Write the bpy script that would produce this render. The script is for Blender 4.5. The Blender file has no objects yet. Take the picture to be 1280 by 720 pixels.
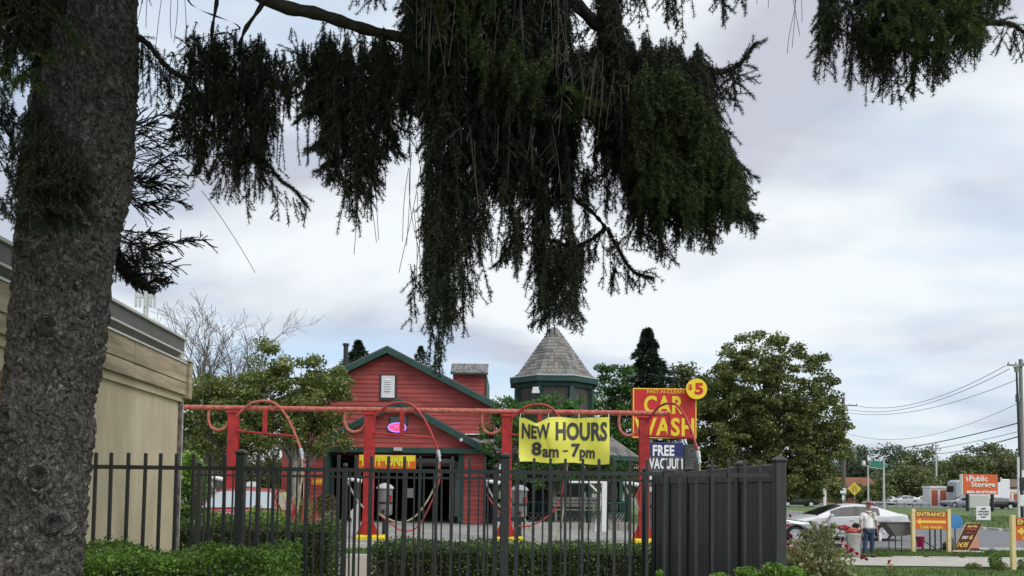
import bpy, bmesh, math, random
import numpy as np
from mathutils import Vector, Matrix, noise, Quaternion
rad = math.radians
SC = bpy.context.scene
COL = SC.collection
# ---------------------------------------------------------------- camera
FPX = 1000.0; PITCH = rad(2.7); ROLL = rad(0.75); CY = 562.0
CAM = Vector((0, 0, 1.6))
_f = Vector((0, math.cos(PITCH), math.sin(PITCH)))
_u0 = Vector((0, -math.sin(PITCH), math.cos(PITCH)))
_x = Vector((1, 0, 0))
RT = _x*math.cos(ROLL) + _u0*math.sin(ROLL)
UP = _u0*math.cos(ROLL) - _x*math.sin(ROLL)
cd = bpy.data.cameras.new('camera'); cam = bpy.data.objects.new('camera', cd); COL.objects.link(cam)
cd.sensor_width = 36; cd.lens = 36*FPX/1280; cd.shift_y = (CY-360)/1280
cd.clip_start = 0.05; cd.clip_end = 3000
cam.matrix_world = Matrix(((RT.x, UP.x, -_f.x, CAM.x), (RT.y, UP.y, -_f.y, CAM.y), (RT.z, UP.z, -_f.z, CAM.z), (0, 0, 0, 1)))
SC.camera = cam
# ---------------------------------------------------------------- sky, sun, exposure
SUN_EL, SUN_AZ = rad(48), rad(132)      # azimuth from +Y clockwise: behind the camera, a little to the left
W = bpy.data.worlds.new("World"); SC.world = W; W.use_nodes = True
nt = W.node_tree; nt.nodes.clear()
def N(t, typ, **k):
    n = t.nodes.new(typ)
    for a, b in k.items(): setattr(n, a, b)
    return n
def math_node(t, op, a=None, b=None, c=None):
    n = t.nodes.new('ShaderNodeMath'); n.operation = op
    for i, v in enumerate((a, b, c)):
        if v is None: continue
        if isinstance(v, (int, float)): n.inputs[i].default_value = v
        else: t.links.new(v, n.inputs[i])
    return n.outputs[0]
GAPOFF = (5.35, 3.4, 2); SHOFF = (6.2, 5.4, 2)
out = N(nt, 'ShaderNodeOutputWorld'); bg = N(nt, 'ShaderNodeBackground'); bg.inputs[1].default_value = 0.1
nt.links.new(bg.outputs[0], out.inputs[0])
sky = N(nt, 'ShaderNodeTexSky', sky_type='NISHITA', sun_disc=False, sun_elevation=SUN_EL, sun_rotation=SUN_AZ)
tc = N(nt, 'ShaderNodeTexCoord'); sep = N(nt, 'ShaderNodeSeparateXYZ'); nt.links.new(tc.outputs['Generated'], sep.inputs[0])
zz = math_node(nt, 'ADD', math_node(nt, 'MAXIMUM', sep.outputs[2], 0.0), 0.22)
cx = math_node(nt, 'DIVIDE', sep.outputs[0], zz); cy = math_node(nt, 'DIVIDE', sep.outputs[1], zz)
cmb = N(nt, 'ShaderNodeCombineXYZ'); nt.links.new(cx, cmb.inputs[0]); nt.links.new(cy, cmb.inputs[1])
def wnoise(scale, detail, rough, off, stretch=(1, 1, 1), dist=0.0):
    mp = N(nt, 'ShaderNodeMapping'); mp.inputs['Location'].default_value = off; mp.inputs['Scale'].default_value = stretch
    nt.links.new(cmb.outputs[0], mp.inputs[0])
    n = N(nt, 'ShaderNodeTexNoise'); n.inputs['Scale'].default_value = scale; n.inputs['Detail'].default_value = detail
    n.inputs['Roughness'].default_value = rough; n.inputs['Distortion'].default_value = dist
    nt.links.new(mp.outputs[0], n.inputs[0]); return n.outputs[0]
def ramp(t, fac, stops):
    r = t.nodes.new('ShaderNodeValToRGB'); t.links.new(fac, r.inputs[0])
    e = r.color_ramp.elements
    while len(e) < len(stops): e.new(0.5)
    for i, (p, c) in enumerate(stops):
        e[i].position = p; e[i].color = (c[0], c[1], c[2], 1) if not isinstance(c, (int, float)) else (c, c, c, 1)
    return r.outputs[0]
gaps = ramp(nt, wnoise(0.62, 5, 0.55, GAPOFF, (0.8, 1.3, 1)), [(0.40, 0.0), (0.57, 1.0)])
shade = ramp(nt, wnoise(1.4, 5, 0.47, SHOFF, (0.9, 1.0, 1), 0.25), [(0.46, (6.2, 6.55, 6.8)), (0.545, (5.2, 5.55, 6.0)), (0.63, (3.95, 4.15, 4.75))])
mixs = N(nt, 'ShaderNodeMix', data_type='RGBA'); nt.links.new(gaps, mixs.inputs[0])
# the blue that shows through thin cloud
veil = N(nt, 'ShaderNodeMix', data_type='RGBA'); veil.inputs[0].default_value = 0.55; veil.inputs[7].default_value = (4.7, 5.9, 7.3, 1)
nt.links.new(sky.outputs[0], veil.inputs[6]); nt.links.new(veil.outputs[2], mixs.inputs[6])
nt.links.new(shade, mixs.inputs[7]); nt.links.new(mixs.outputs[2], bg.inputs[0])
sl = bpy.data.lights.new('sun', 'SUN'); sl.energy = 1.5; sl.angle = rad(45); sl.color = (1, .96, .9)
so = bpy.data.objects.new('sun', sl); COL.objects.link(so)
sd = Vector((math.sin(SUN_AZ)*math.cos(SUN_EL), math.cos(SUN_AZ)*math.cos(SUN_EL), math.sin(SUN_EL)))
so.rotation_euler = (-sd).to_track_quat('-Z', 'Y').to_euler(); so.location = (0, 0, 30)
SC.render.engine = 'CYCLES'
SC.view_settings.view_transform = 'Standard'; SC.view_settings.look = 'None'
SC.view_settings.exposure = 0.55; SC.view_settings.gamma = 1
# ---------------------------------------------------------------- measuring helpers
def ray(px, py): return _f + RT*((px-640)/FPX) + UP*((CY-py)/FPX)
def P(px, py, Y):
    d = ray(px, py); return CAM + d*(Y/d.y)
def sm(t): t = max(0., min(1., t)); return t*t*(3-2*t)
def G(x, y): return sm((x-4)/5)*(-0.36 - 0.2*math.exp(-((y-25)/6)**2))
# ---------------------------------------------------------------- materials
MATS = {}
def mat(name, col, rough=0.75, metal=0.0, var=0.0, scale=6.0, col2=None, bump=0.0, bscale=30.0, spec=0.5, island=0.0, emit=None, detail=4, stretch=None, coat=0.0, trans=0.0, stain=0.0):
    if name in MATS: return MATS[name]
    m = bpy.data.materials.new(name); m.use_nodes = True; t = m.node_tree; b = t.nodes['Principled BSDF']
    b.inputs['Roughness'].default_value = rough; b.inputs['Metallic'].default_value = metal
    b.inputs['Specular IOR Level'].default_value = spec
    if coat: b.inputs['Coat Weight'].default_value = coat; b.inputs['Coat Roughness'].default_value = 0.08
    c4 = (*col, 1)
    b.inputs['Base Color'].default_value = c4
    tcn = t.nodes.new('ShaderNodeTexCoord'); src = tcn.outputs['Object']
    if stretch:
        mp = t.nodes.new('ShaderNodeMapping'); mp.inputs['Scale'].default_value = stretch; t.links.new(src, mp.inputs[0]); src = mp.outputs[0]
    last = None
    if var or col2:
        n = t.nodes.new('ShaderNodeTexNoise'); n.inputs['Scale'].default_value = scale; n.inputs['Detail'].default_value = detail; t.links.new(src, n.inputs[0])
        c2 = col2 if col2 else tuple(c*(1-var) for c in col); c1 = col if col2 else tuple(min(1, c*(1+var)) for c in col)
        last = ramp(t, n.outputs[0], [(0.35, c2), (0.65, c1)])
    if stain:
        n = t.nodes.new('ShaderNodeTexNoise'); n.inputs['Scale'].default_value = scale*0.3; n.inputs['Detail'].default_value = 6; n.inputs['Roughness'].default_value = .7; t.links.new(src, n.inputs[0])
        f = ramp(t, n.outputs[0], [(0.4, 1.0), (0.7, 1.0-stain)])
        mx = t.nodes.new('ShaderNodeMix'); mx.data_type = 'RGBA'; mx.blend_type = 'MULTIPLY'; mx.inputs[0].default_value = 1
        if last is None: mx.inputs[6].default_value = c4
        else: t.links.new(last, mx.inputs[6])
        t.links.new(f, mx.inputs[7]); last = mx.outputs[2]
    if island:
        g = t.nodes.new('ShaderNodeNewGeometry')
        f = ramp(t, g.outputs['Random Per Island'], [(0.0, 1-island), (1.0, 1+island)])
        # a ramp clamps nothing above 1 here: colours are stored as floats
        mx = t.nodes.new('ShaderNodeMix'); mx.data_type = 'RGBA'; mx.blend_type = 'MULTIPLY'; mx.inputs[0].default_value = 1
        if last is None: mx.inputs[6].default_value = c4
        else: t.links.new(last, mx.inputs[6])
        t.links.new(f, mx.inputs[7]); last = mx.outputs[2]
    if last is not None: t.links.new(last, b.inputs['Base Color'])
    if bump:
        n2 = t.nodes.new('ShaderNodeTexNoise'); n2.inputs['Scale'].default_value = bscale; n2.inputs['Detail'].default_value = 5; t.links.new(src, n2.inputs[0])
        bp = t.nodes.new('ShaderNodeBump'); bp.inputs['Strength'].default_value = bump; bp.inputs['Distance'].default_value = 0.02
        t.links.new(n2.outputs[0], bp.inputs['Height']); t.links.new(bp.outputs[0], b.inputs['Normal'])
    if emit:
        b.inputs['Emission Color'].default_value = (*emit[0], 1); b.inputs['Emission Strength'].default_value = emit[1]
    if trans:
        b.inputs['Transmission Weight'].default_value = trans
    MATS[name] = m; return m
def objvar(m, lo, hi):
    t = m.node_tree; b = t.nodes['Principled BSDF']; s = b.inputs['Base Color']; oi = t.nodes.new('ShaderNodeObjectInfo')
    f = ramp(t, oi.outputs['Random'], [(0.0, lo), (1.0, hi)]); mx = t.nodes.new('ShaderNodeMix'); mx.data_type = 'RGBA'; mx.blend_type = 'MULTIPLY'; mx.inputs[0].default_value = 1
    if s.links: t.links.new(s.links[0].from_socket, mx.inputs[6])
    else: mx.inputs[6].default_value = s.default_value
    t.links.new(f, mx.inputs[7]); t.links.new(mx.outputs[2], s); return m
def leafmat(name, dark, light, third=None, rough=0.6, trans=0.25):
    m = bpy.data.materials.new(name); m.use_nodes = True; t = m.node_tree; b = t.nodes['Principled BSDF']
    g = t.nodes.new('ShaderNodeNewGeometry')
    st = [(0.0, dark), (0.6, light)] + ([(1.0, third)] if third else [])
    c = ramp(t, g.outputs['Random Per Island'], st)
    tcn = t.nodes.new('ShaderNodeTexCoord'); n = t.nodes.new('ShaderNodeTexNoise'); n.inputs['Scale'].default_value = 1.1; t.links.new(tcn.outputs['Object'], n.inputs[0])
    f = ramp(t, n.outputs[0], [(0.35, 0.65), (0.65, 1.25)])
    mx = t.nodes.new('ShaderNodeMix'); mx.data_type = 'RGBA'; mx.blend_type = 'MULTIPLY'; mx.inputs[0].default_value = 1
    t.links.new(c, mx.inputs[6]); t.links.new(f, mx.inputs[7])
    t.links.new(mx.outputs[2], b.inputs['Base Color']); b.inputs['Roughness'].default_value = rough; b.inputs['Specular IOR Level'].default_value = 0.35
    if trans:
        tr = t.nodes.new('ShaderNodeBsdfTranslucent'); ms = t.nodes.new('ShaderNodeMixShader'); ms.inputs[0].default_value = trans
        t.links.new(mx.outputs[2], tr.inputs[0]); t.links.new(b.outputs[0], ms.inputs[1]); t.links.new(tr.outputs[0], ms.inputs[2])
        t.links.new(ms.outputs[0], t.nodes['Material Output'].inputs[0])
    MATS[name] = m; return m
# ---------------------------------------------------------------- object helpers
def setp(o, label=None, cat=None, group=None, kind=None):
    if label: o['label'] = label
    if cat: o['category'] = cat
    if group: o['group'] = group
    if kind: o['kind'] = kind
    return o
def thing(name, label, cat, loc=(0, 0, 0), rz=0, group=None):
    o = bpy.data.objects.new(name, None); COL.objects.link(o); o.location = loc; o.rotation_euler = (0, 0, rz); o.empty_display_size = .2
    return setp(o, label, cat, group)
def link(name, me, parent=None, loc=None, rot=None):
    o = bpy.data.objects.new(name, me); COL.objects.link(o)
    if parent is not None: o.parent = parent
    if loc is not None: o.location = loc
    if rot is not None: o.rotation_euler = rot
    return o
def copy_tree(o, parent=None):
    c = o.copy(); COL.objects.link(c)
    if parent is not None: c.parent = parent
    for ch in o.children: copy_tree(ch, c)
    return c
class MB:
    def __init__(s): s.v = []; s.f = []; s.m = []
    def add(s, vs, fs, mi=0, M=None):
        o = len(s.v)
        s.v += [tuple(M @ Vector(v)) if M else tuple(v) for v in vs]
        s.f += [tuple(i+o for i in f) for f in fs]; s.m += [mi]*len(fs); return s
    def box(s, x0, x1, y0, y1, z0, z1, mi=0, M=None):
        return s.add([(x0,y0,z0),(x1,y0,z0),(x1,y1,z0),(x0,y1,z0),(x0,y0,z1),(x1,y0,z1),(x1,y1,z1),(x0,y1,z1)],
                     [(0,3,2,1),(4,5,6,7),(0,1,5,4),(1,2,6,5),(2,3,7,6),(3,0,4,7)], mi, M)
    def cbox(s, x0, x1, y0, y1, z0, z1, c=0.01, mi=0, M=None):   # box with chamfered edges
        vs = []; 
        for z, i in ((z0, c), (z0+c, 0), (z1-c, 0), (z1, c)):
            vs += [(x0+i+c,y0+i,z),(x1-i-c,y0+i,z),(x1-i,y0+i+c,z),(x1-i,y1-i-c,z),(x1-i-c,y1-i,z),(x0+i+c,y1-i,z),(x0+i,y1-i-c,z),(x0+i,y0+i+c,z)]
        fs = [tuple(range(7, -1, -1)), tuple(range(24, 32))]
        for l in range(3):
            for k in range(8): fs.append((l*8+k, l*8+(k+1) % 8, l*8+8+(k+1) % 8, l*8+8+k))
        return s.add(vs, fs, mi, M)
    def tube(s, pts, r, seg=8, mi=0, cap=True, M=None):
        pts = [Vector(p) for p in pts]; n = len(pts); rs = r if isinstance(r, (list, tuple)) else [r]*n
        vs = []; prev = None
        for i in range(n):
            t = (pts[min(i+1, n-1)]-pts[max(i-1, 0)]); t = t.normalized() if t.length > 1e-9 else Vector((0, 0, 1))
            if prev is None:
                a = Vector((0, 0, 1)) if abs(t.z) < .9 else Vector((1, 0, 0)); u = t.cross(a).normalized()
            else:
                u = prev - t*prev.dot(t); u = u.normalized() if u.length > 1e-6 else t.orthogonal().normalized()
            prev = u; w = t.cross(u)
            for k in range(seg):
                a = 2*math.pi*k/seg; vs.append(pts[i]+(u*math.cos(a)+w*math.sin(a))*rs[i])
        fs = [(i*seg+k, i*seg+(k+1) % seg, (i+1)*seg+(k+1) % seg, (i+1)*seg+k) for i in range(n-1) for k in range(seg)]
        if cap: fs += [tuple(range(seg-1, -1, -1)), tuple(range((n-1)*seg, n*seg))]
        return s.add(vs, fs, mi, M)
    def lathe(s, prof, seg=16, mi=0, M=None, c=(0, 0, 0)):
        vs = [(c[0]+r*math.cos(2*math.pi*k/seg), c[1]+r*math.sin(2*math.pi*k/seg), c[2]+z) for r, z in prof for k in range(seg)]
        fs = [(i*seg+k, i*seg+(k+1) % seg, (i+1)*seg+(k+1) % seg, (i+1)*seg+k) for i in range(len(prof)-1) for k in range(seg)]
        fs += [tuple(range(seg-1, -1, -1)), tuple(range((len(prof)-1)*seg, len(prof)*seg))]
        return s.add(vs, fs, mi, M)
    def prism(s, poly, y0, y1, mi=0, M=None):     # polygon in XZ extruded along Y
        n = len(poly); vs = [(x, y0, z) for x, z in poly]+[(x, y1, z) for x, z in poly]
        fs = [tuple(range(n)), tuple(range(2*n-1, n-1, -1))]+[((i+1) % n, i, n+i, n+(i+1) % n) for i in range(n)]
        return s.add(vs, fs, mi, M)
    def mesh(s, name, mats, smooth=False):
        me = bpy.data.meshes.new(name); me.from_pydata(s.v, [], s.f)
        for m in (mats if isinstance(mats, (list, tuple)) else [mats]): me.materials.append(m)
        me.polygons.foreach_set('material_index', s.m)
        if smooth: me.polygons.foreach_set('use_smooth', [True]*len(s.f))
        me.update(); bm = bmesh.new(); bm.from_mesh(me); bmesh.ops.recalc_face_normals(bm, faces=bm.faces); bm.to_mesh(me); bm.free()
        if smooth:
            try: me.set_sharp_from_angle(angle=rad(38))
            except Exception: pass
        return me
    def build(s, name, mats, parent=None, smooth=False, loc=None, rot=None):
        return link(name, s.mesh(name, mats, smooth), parent, loc, rot)
def np_mesh(name, V, k, mats, mi=None):       # V: (n*k,3): every k vertices are one face
    n = len(V)//k; me = bpy.data.meshes.new(name); me.vertices.add(len(V)); me.vertices.foreach_set('co', V.astype(np.float32).ravel())
    me.loops.add(len(V)); me.loops.foreach_set('vertex_index', np.arange(len(V), dtype=np.int32))
    me.polygons.add(n); me.polygons.foreach_set('loop_start', np.arange(0, len(V), k, dtype=np.int32))
    for m in (mats if isinstance(mats, (list, tuple)) else [mats]): me.materials.append(m)
    if mi is not None: me.polygons.foreach_set('material_index', mi.astype(np.int32))
    me.update(calc_edges=True); return me
def join_arrays(name, parts, mats):           # parts: list of (V,k,mi) with mixed k
    V = np.concatenate([p[0] for p in parts]); me = bpy.data.meshes.new(name); me.vertices.add(len(V)); me.vertices.foreach_set('co', V.astype(np.float32).ravel())
    me.loops.add(len(V)); me.loops.foreach_set('vertex_index', np.arange(len(V), dtype=np.int32))
    st = []; mi = []; o = 0
    for v, k, m in parts:
        c = len(v)//k; st.append(o+np.arange(c)*k); mi.append(np.full(c, m)); o += len(v)
    st = np.concatenate(st).astype(np.int32); mi = np.concatenate(mi).astype(np.int32)
    me.polygons.add(len(st)); me.polygons.foreach_set('loop_start', st)
    for m in mats: me.materials.append(m)
    me.polygons.foreach_set('material_index', mi); me.update(calc_edges=True); return me
def rnd_dirs(n, rng):
    d = rng.normal(size=(n, 3)); return d/np.linalg.norm(d, axis=1, keepdims=True)
def leaves(C, size, rng, up=0.4, aspect=0.55):    # diamond leaves round the points C
    n = len(C); a = rnd_dirs(n, rng); nn = rnd_dirs(n, rng); nn[:, 2] += up; nn /= np.linalg.norm(nn, axis=1, keepdims=True)
    a -= nn*(a*nn).sum(1, keepdims=True); a /= np.linalg.norm(a, axis=1, keepdims=True)+1e-9; b = np.cross(nn, a)
    s = (size*rng.uniform(.6, 1.3, n))[:, None]
    V = np.empty((n, 4, 3)); V[:, 0] = C-a*s*.5; V[:, 1] = C+b*s*aspect*.5+a*s*.05; V[:, 2] = C+a*s*.5; V[:, 3] = C-b*s*aspect*.5+a*s*.05
    return V.reshape(-1, 3)
def text_mesh(txt, w, h, m, bold=0.0, depth=0.004, space=1.0, name='lettering'):
    cu = bpy.data.curves.new('t', 'FONT'); cu.body = txt; cu.size = 1; cu.offset = bold; cu.space_character = space; cu.resolution_u = 3
    cu.align_x = 'LEFT'; cu.extrude = 0.02
    o = bpy.data.objects.new('t', cu); COL.objects.link(o); dg = bpy.context.evaluated_depsgraph_get()
    me = bpy.data.meshes.new_from_object(o.evaluated_get(dg)); bpy.data.objects.remove(o); bpy.data.curves.remove(cu)
    n = len(me.vertices); a = np.empty(n*3, np.float32); me.vertices.foreach_get('co', a); a = a.reshape(-1, 3)
    lo = a.min(0); hi = a.max(0)
    x = (a[:, 0]-lo[0])/(hi[0]-lo[0])*w-w/2; z = (a[:, 1]-lo[1])/(hi[1]-lo[1])*h-h/2; y = -(a[:, 2]-lo[2])/(hi[2]-lo[2])*depth
    me.vertices.foreach_set('co', np.stack([x, y, z], 1).astype(np.float32).ravel()); me.materials.clear(); me.materials.append(m)
    me.name = name; me.update(); bm = bmesh.new(); bm.from_mesh(me); bmesh.ops.recalc_face_normals(bm, faces=bm.faces); bm.to_mesh(me); bm.free()
    return me
def text(txt, w, h, m, parent, loc, bold=0.0, depth=0.004, space=1.0, rot=None, name='lettering'):
    return link(name, text_mesh(txt, w, h, m, bold, depth, space), parent, loc, rot)
def eval_mods(o):
    dg = bpy.context.evaluated_depsgraph_get(); me = bpy.data.meshes.new_from_object(o.evaluated_get(dg)); return me
# ---------------------------------------------------------------- the materials used
M_asph = mat('asphalt', (.19,.19,.195), .9, var=.12, scale=3, bump=.3, bscale=90, stain=.15)
M_conc = mat('concrete', (.33,.32,.295), .9, var=.12, scale=1.2, bump=.2, bscale=60, stain=.3)
M_conc2 = mat('pale_concrete', (.46,.43,.38), .9, var=.1, scale=2, bump=.2, bscale=60, stain=.15)
M_kerb = mat('kerb_stone', (.55,.54,.5), .85, var=.12, scale=2)
M_grassg = mat('turf', (.115,.17,.045), .95, col2=(.075,.125,.03), scale=2.5, bump=.6, bscale=60, detail=8)
M_gravel = mat('gravel', (.42,.37,.28), .95, col2=(.24,.21,.16), scale=40, bump=.8, bscale=80)
M_white = mat('white_paint', (.8,.8,.8), .5, var=.05)
M_black = mat('black_metal', (.022,.023,.024), .45, metal=.0, spec=.5, var=.2, scale=20)
M_dgrey = mat('dark_vinyl', (.045,.046,.048), .5, var=.18, scale=5, stretch=(8,8,.6), bump=.05)
M_trk = None
M_fence = mat('fence_metal', (.034,.036,.038), .42, var=.2, scale=30, spec=.6)
M_red = mat('red_paint', (.50,.028,.024), .45, col2=(.38,.016,.016), scale=9, spec=.5, stain=.35, detail=8)
M_pink = mat('sun_bleached_red', (.55,.19,.13), .6, col2=(.38,.06,.045), scale=9, detail=8)
M_yel = mat('yellow_paint', (.75,.6,.02), .6, var=.1, scale=5)
M_green = mat('green_trim', (.014,.06,.048), .55, var=.2, scale=3)
M_darkgl = mat('dark_window', (.02,.025,.025), .08, spec=.8)
M_grey = mat('grey_plastic', (.2,.2,.2), .5, var=.1)
# ================================================================ GROUND
def sheet(name, corners, m, lift=0.0, n=40, kind='structure', label=None):
    a, b, c, d = [Vector((p[0], p[1])) for p in corners]; vs = []; fs = []
    for i in range(n+1):
        for j in range(n+1):
            u, v = i/n, j/n; p = a*(1-u)*(1-v)+b*u*(1-v)+c*u*v+d*(1-u)*v; vs.append((p.x, p.y, G(p.x, p.y)+lift))
    fs = [(i*(n+1)+j, (i+1)*(n+1)+j, (i+1)*(n+1)+j+1, i*(n+1)+j+1) for i in range(n) for j in range(n)]
    me = bpy.data.meshes.new(name); me.from_pydata(vs, [], fs); me.materials.append(m)
    bm = bmesh.new(); bm.from_mesh(me); bmesh.ops.recalc_face_normals(bm, faces=bm.faces); bm.to_mesh(me); bm.free()
    if me.polygons[0].normal.z < 0: me.flip_normals()
    o = link(name, me); o['kind'] = kind; return o
gx = [-900, -300, -80, -30, -10] + [x*.5 for x in range(-10, 31)] + [18, 24, 30, 50, 90, 300, 900]
gy = [-60, -10] + [y for y in range(0, 41, 1)] + [45, 55, 70, 100, 160, 400, 1500]
vs = [(x, y, G(x, y)) for x in gx for y in gy]; ny = len(gy)
me = bpy.data.meshes.new('ground'); me.from_pydata(vs, [], [(i*ny+j, (i+1)*ny+j, (i+1)*ny+j+1, i*ny+j+1) for i in range(len(gx)-1) for j in range(ny-1)])
me.materials.append(M_grassg); o = link('ground', me); o['kind'] = 'structure'
sheet('gravel_strip', ((-12, 12.6), (4.6, 12.6), (4.6, 17.4), (-12, 17.4)), M_gravel, .02, 8)
sheet('concrete_lot', ((-14, 20.6), (8.2, 20.6), (8.2, 31.0), (-14, 31.0)), M_conc, .03, 30)
sheet('building_apron', ((-14, 31.0), (-0.6, 31.0), (-0.6, 52), (-14, 52)), M_conc, .028, 20)
sheet('asphalt_lot', ((8.4, 29.4), (17.2, 29.4), (17.2, 41), (8.4, 41)), M_asph, .02, 24)
sheet('road', ((17.2, 29.4), (25.6, 29.4), (25.6, 300), (17.2, 300)), M_asph, .024, 60)
sheet('side_road', ((25.6, 29.4), (90, 29.4), (90, 37.5), (25.6, 37.5)), M_asph, .022, 20)
sheet('parking_lot', ((26, 104), (140, 104), (140, 150), (26, 150)), M_asph, .02, 20)
# narrow concrete path with the slanted corner by the litter bin
sheet('path', ((9.4, 23.2), (60, 23.2), (60, 26.4), (12.6, 26.4)), M_conc2, .03, 40)
sheet('path', ((6.0, 23.2), (9.4, 23.2), (12.6, 26.4), (6.0, 25.2)), M_conc2, .03, 12)
def kerb(p0, p1, w=.15, h=.12, m=M_kerb, n=24):
    a, b = Vector(p0), Vector(p1); d = (b-a).normalized(); q = Vector((-d.y, d.x))*w/2; mb = MB()
    for i in range(n):
        s, t = a+(b-a)*(i/n), a+(b-a)*((i+1)/n-.004); L = [s-q, t-q, t+q, s+q]
        z = [G(p.x, p.y) for p in L]
        mb.add([(p.x, p.y, z[k]-.1) for k, p in enumerate(L)]+[(p.x, p.y, z[k]+h) for k, p in enumerate(L)],
               [(0,3,2,1),(4,5,6,7),(0,1,5,4),(1,2,6,5),(2,3,7,6),(3,0,4,7)])
    o = mb.build('kerb', m); o['kind'] = 'structure'; return o
kerb((-12, 17.5), (5, 17.5), .2, .1); kerb((-12, 20.5), (8.2, 20.5), .15, .12)
kerb((-.6, 31.1), (8.2, 31.1), .2, .26, M_conc2); kerb((25.7, 38), (25.7, 120), .22, .14, n=60); kerb((25.7, 37.6), (90, 37.6), .22, .14, n=40)
kerb((12.6, 26.5), (60, 26.5), .12, .05, M_kerb, 40); kerb((8.6, 29.3), (60, 29.3), .15, .1, n=40); kerb((17.1, 41), (17.1, 200), .15, .13, n=60)
# painted lane lines on the road
for i in range(14):
    mb = MB(); y0 = 43+i*9; z = G(21.4, y0)+.03
    mb.add([(21.34, y0, z), (21.46, y0, z), (21.46, y0+3, z), (21.34, y0+3, z)], [(0,1,2,3)]); o = mb.build('lane_line', M_white); o['kind'] = 'structure'
# grass blades where the lawns come close
def blades(n, x0, x1, y0, y1, h, rng, w=.012):
    x = rng.uniform(x0, x1, n); y = rng.uniform(y0, y1, n)
    z = np.array([G(a, b) for a, b in zip(x, y)]); C = np.stack([x, y, z], 1); hh = h*rng.uniform(.5, 1.3, n)
    a = rng.uniform(0, 2*math.pi, n); d = np.stack([np.cos(a), np.sin(a), np.zeros(n)], 1)*w
    V = np.empty((n, 3, 3)); V[:, 0] = C-d; V[:, 1] = C+d; V[:, 2] = C+np.stack([rng.normal(0, .3, n)*hh, rng.normal(0, .3, n)*hh, hh], 1); return V.reshape(-1, 3)
rng = np.random.default_rng(5)
M_blade = leafmat('grass_blades', (.05,.10,.02), (.12,.19,.04), (.17,.24,.06), trans=.2)
V = np.concatenate([blades(26000, 4.5, 17, 14.5, 23.1, .05, rng), blades(14000, 8.5, 22, 26.6, 29.2, .07, rng, .018), blades(9000, -6, 6, 17.6, 20.4, .06, rng), blades(16000, 25.9, 50, 38, 70, .08, rng, .03)])
o = link('grass', np_mesh('grass', V, 3, M_blade)); setp(o, 'short green lawn grass growing along paths and roads', 'grass', kind='stuff')

# ================================================================ LEFT BUILDING (stucco wall with timber parapet)
M_stucco = mat('stucco', (.72,.60,.40), .9, col2=(.63,.52,.34), scale=2.2, bump=.35, bscale=45, stain=.35, stretch=(1.6,1.6,.45))
M_edge = mat('dark_edge', (.16,.15,.13), .9, var=.5, scale=12)  # dark mottled tone for the corner strip
M_plank = mat('weathered_plank', (.58,.46,.31), .85, col2=(.33,.26,.17), scale=2.2, stretch=(.5,.5,4), bump=.4, bscale=14, stain=.5)
M_fascia = mat('grey_flashing', (.13,.12,.11), .6, var=.15, scale=3)
M_drip = mat('pale_drip_edge', (.6,.58,.53), .6, var=.1)
wb = thing('roadside_building', 'beige stucco building with weathered timber plank parapet and grey flat roof edge', 'building', (-4.12, 9.85, 0), math.atan2(-1, .07)+0)
# local +x runs along the wall towards the camera, local +y is outwards (to the lot)
L = 8.6; I = -1     # outward is +y (rotation -86 deg turns local +y to world +x)
MB().box(0, L, -6, 0, 0, 2.74).build('wall', M_stucco, wb)
MB().box(-.035, .03, -.02, .035, 0, 2.72).build('corner_strip', M_edge, wb)
MB().box(-.075, -.036, -.03, .03, 0, 2.9).build('downspout', M_drip, wb)
MB().box(.0, L, .001, .04, 2.60, 2.70).box(0, L, -.1, .02, 2.743, 3.06).build('beam', M_stucco, wb)
rr = random.Random(4); xs = [.02, 1.62, 3.2, 4.8, 6.6, L]
for i in range(5):
    for z0, z1 in ((2.68, 2.825), (2.838, 3.06)):
        MB().cbox(xs[i]+.006, xs[i+1]-.006, .045, .085+rr.uniform(0, .01), z0, z1, .004).build('plank', M_plank, wb)
MB().cbox(-.10, -.0, .03, .12, 2.64, 3.10, .006).build('end_post', M_plank, wb)
MB().box(-.12, .03, .02, .13, 3.103, 3.122).build('end_cap', M_drip, wb)
MB().box(.03, L, .02, .10, 3.063, 3.085).build('drip_edge', M_drip, wb)
MB().add([(.12,-.06,3.087),(L,-.06,3.087),(L,.03,3.19),(.12,.03,3.19),(.12,-.3,3.087),(L,-.3,3.087),(L,-.3,3.19),(.12,-.3,3.19)],
         [(0,1,2,3),(0,4,5,1),(3,2,6,7),(0,3,7,4),(1,5,6,2),(4,7,6,5)]).build('roof_edge', M_fascia, wb)
MB().box(.0, L, .0, .05, 3.193, 3.213).build('drip_edge', M_drip, wb)
MB().box(0.02, L, -6, .045, 3.216, 3.36).build('fascia', M_fascia, wb)
MB().box(-.02, L, -6, .075, 3.363, 3.39).build('roof_cap', M_drip, wb)
MB().box(-.02, .10, -.3, .04, 3.125, 3.36).build('end_plate', M_drip, wb)
ac = [(3.55, 0), (5.2, 0), (5.2, 2.1)]+[(4.375+.825*math.cos(a), 2.1+.38*math.sin(a)) for a in [math.pi*k/12 for k in range(1, 12)]]+[(3.55, 2.1)]
MB().prism(ac, .003, .03).build('arched_opening', mat('orange_brown_render', (.22,.11,.045), .9, var=.2), wb)

rr = random.Random(4)
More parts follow.
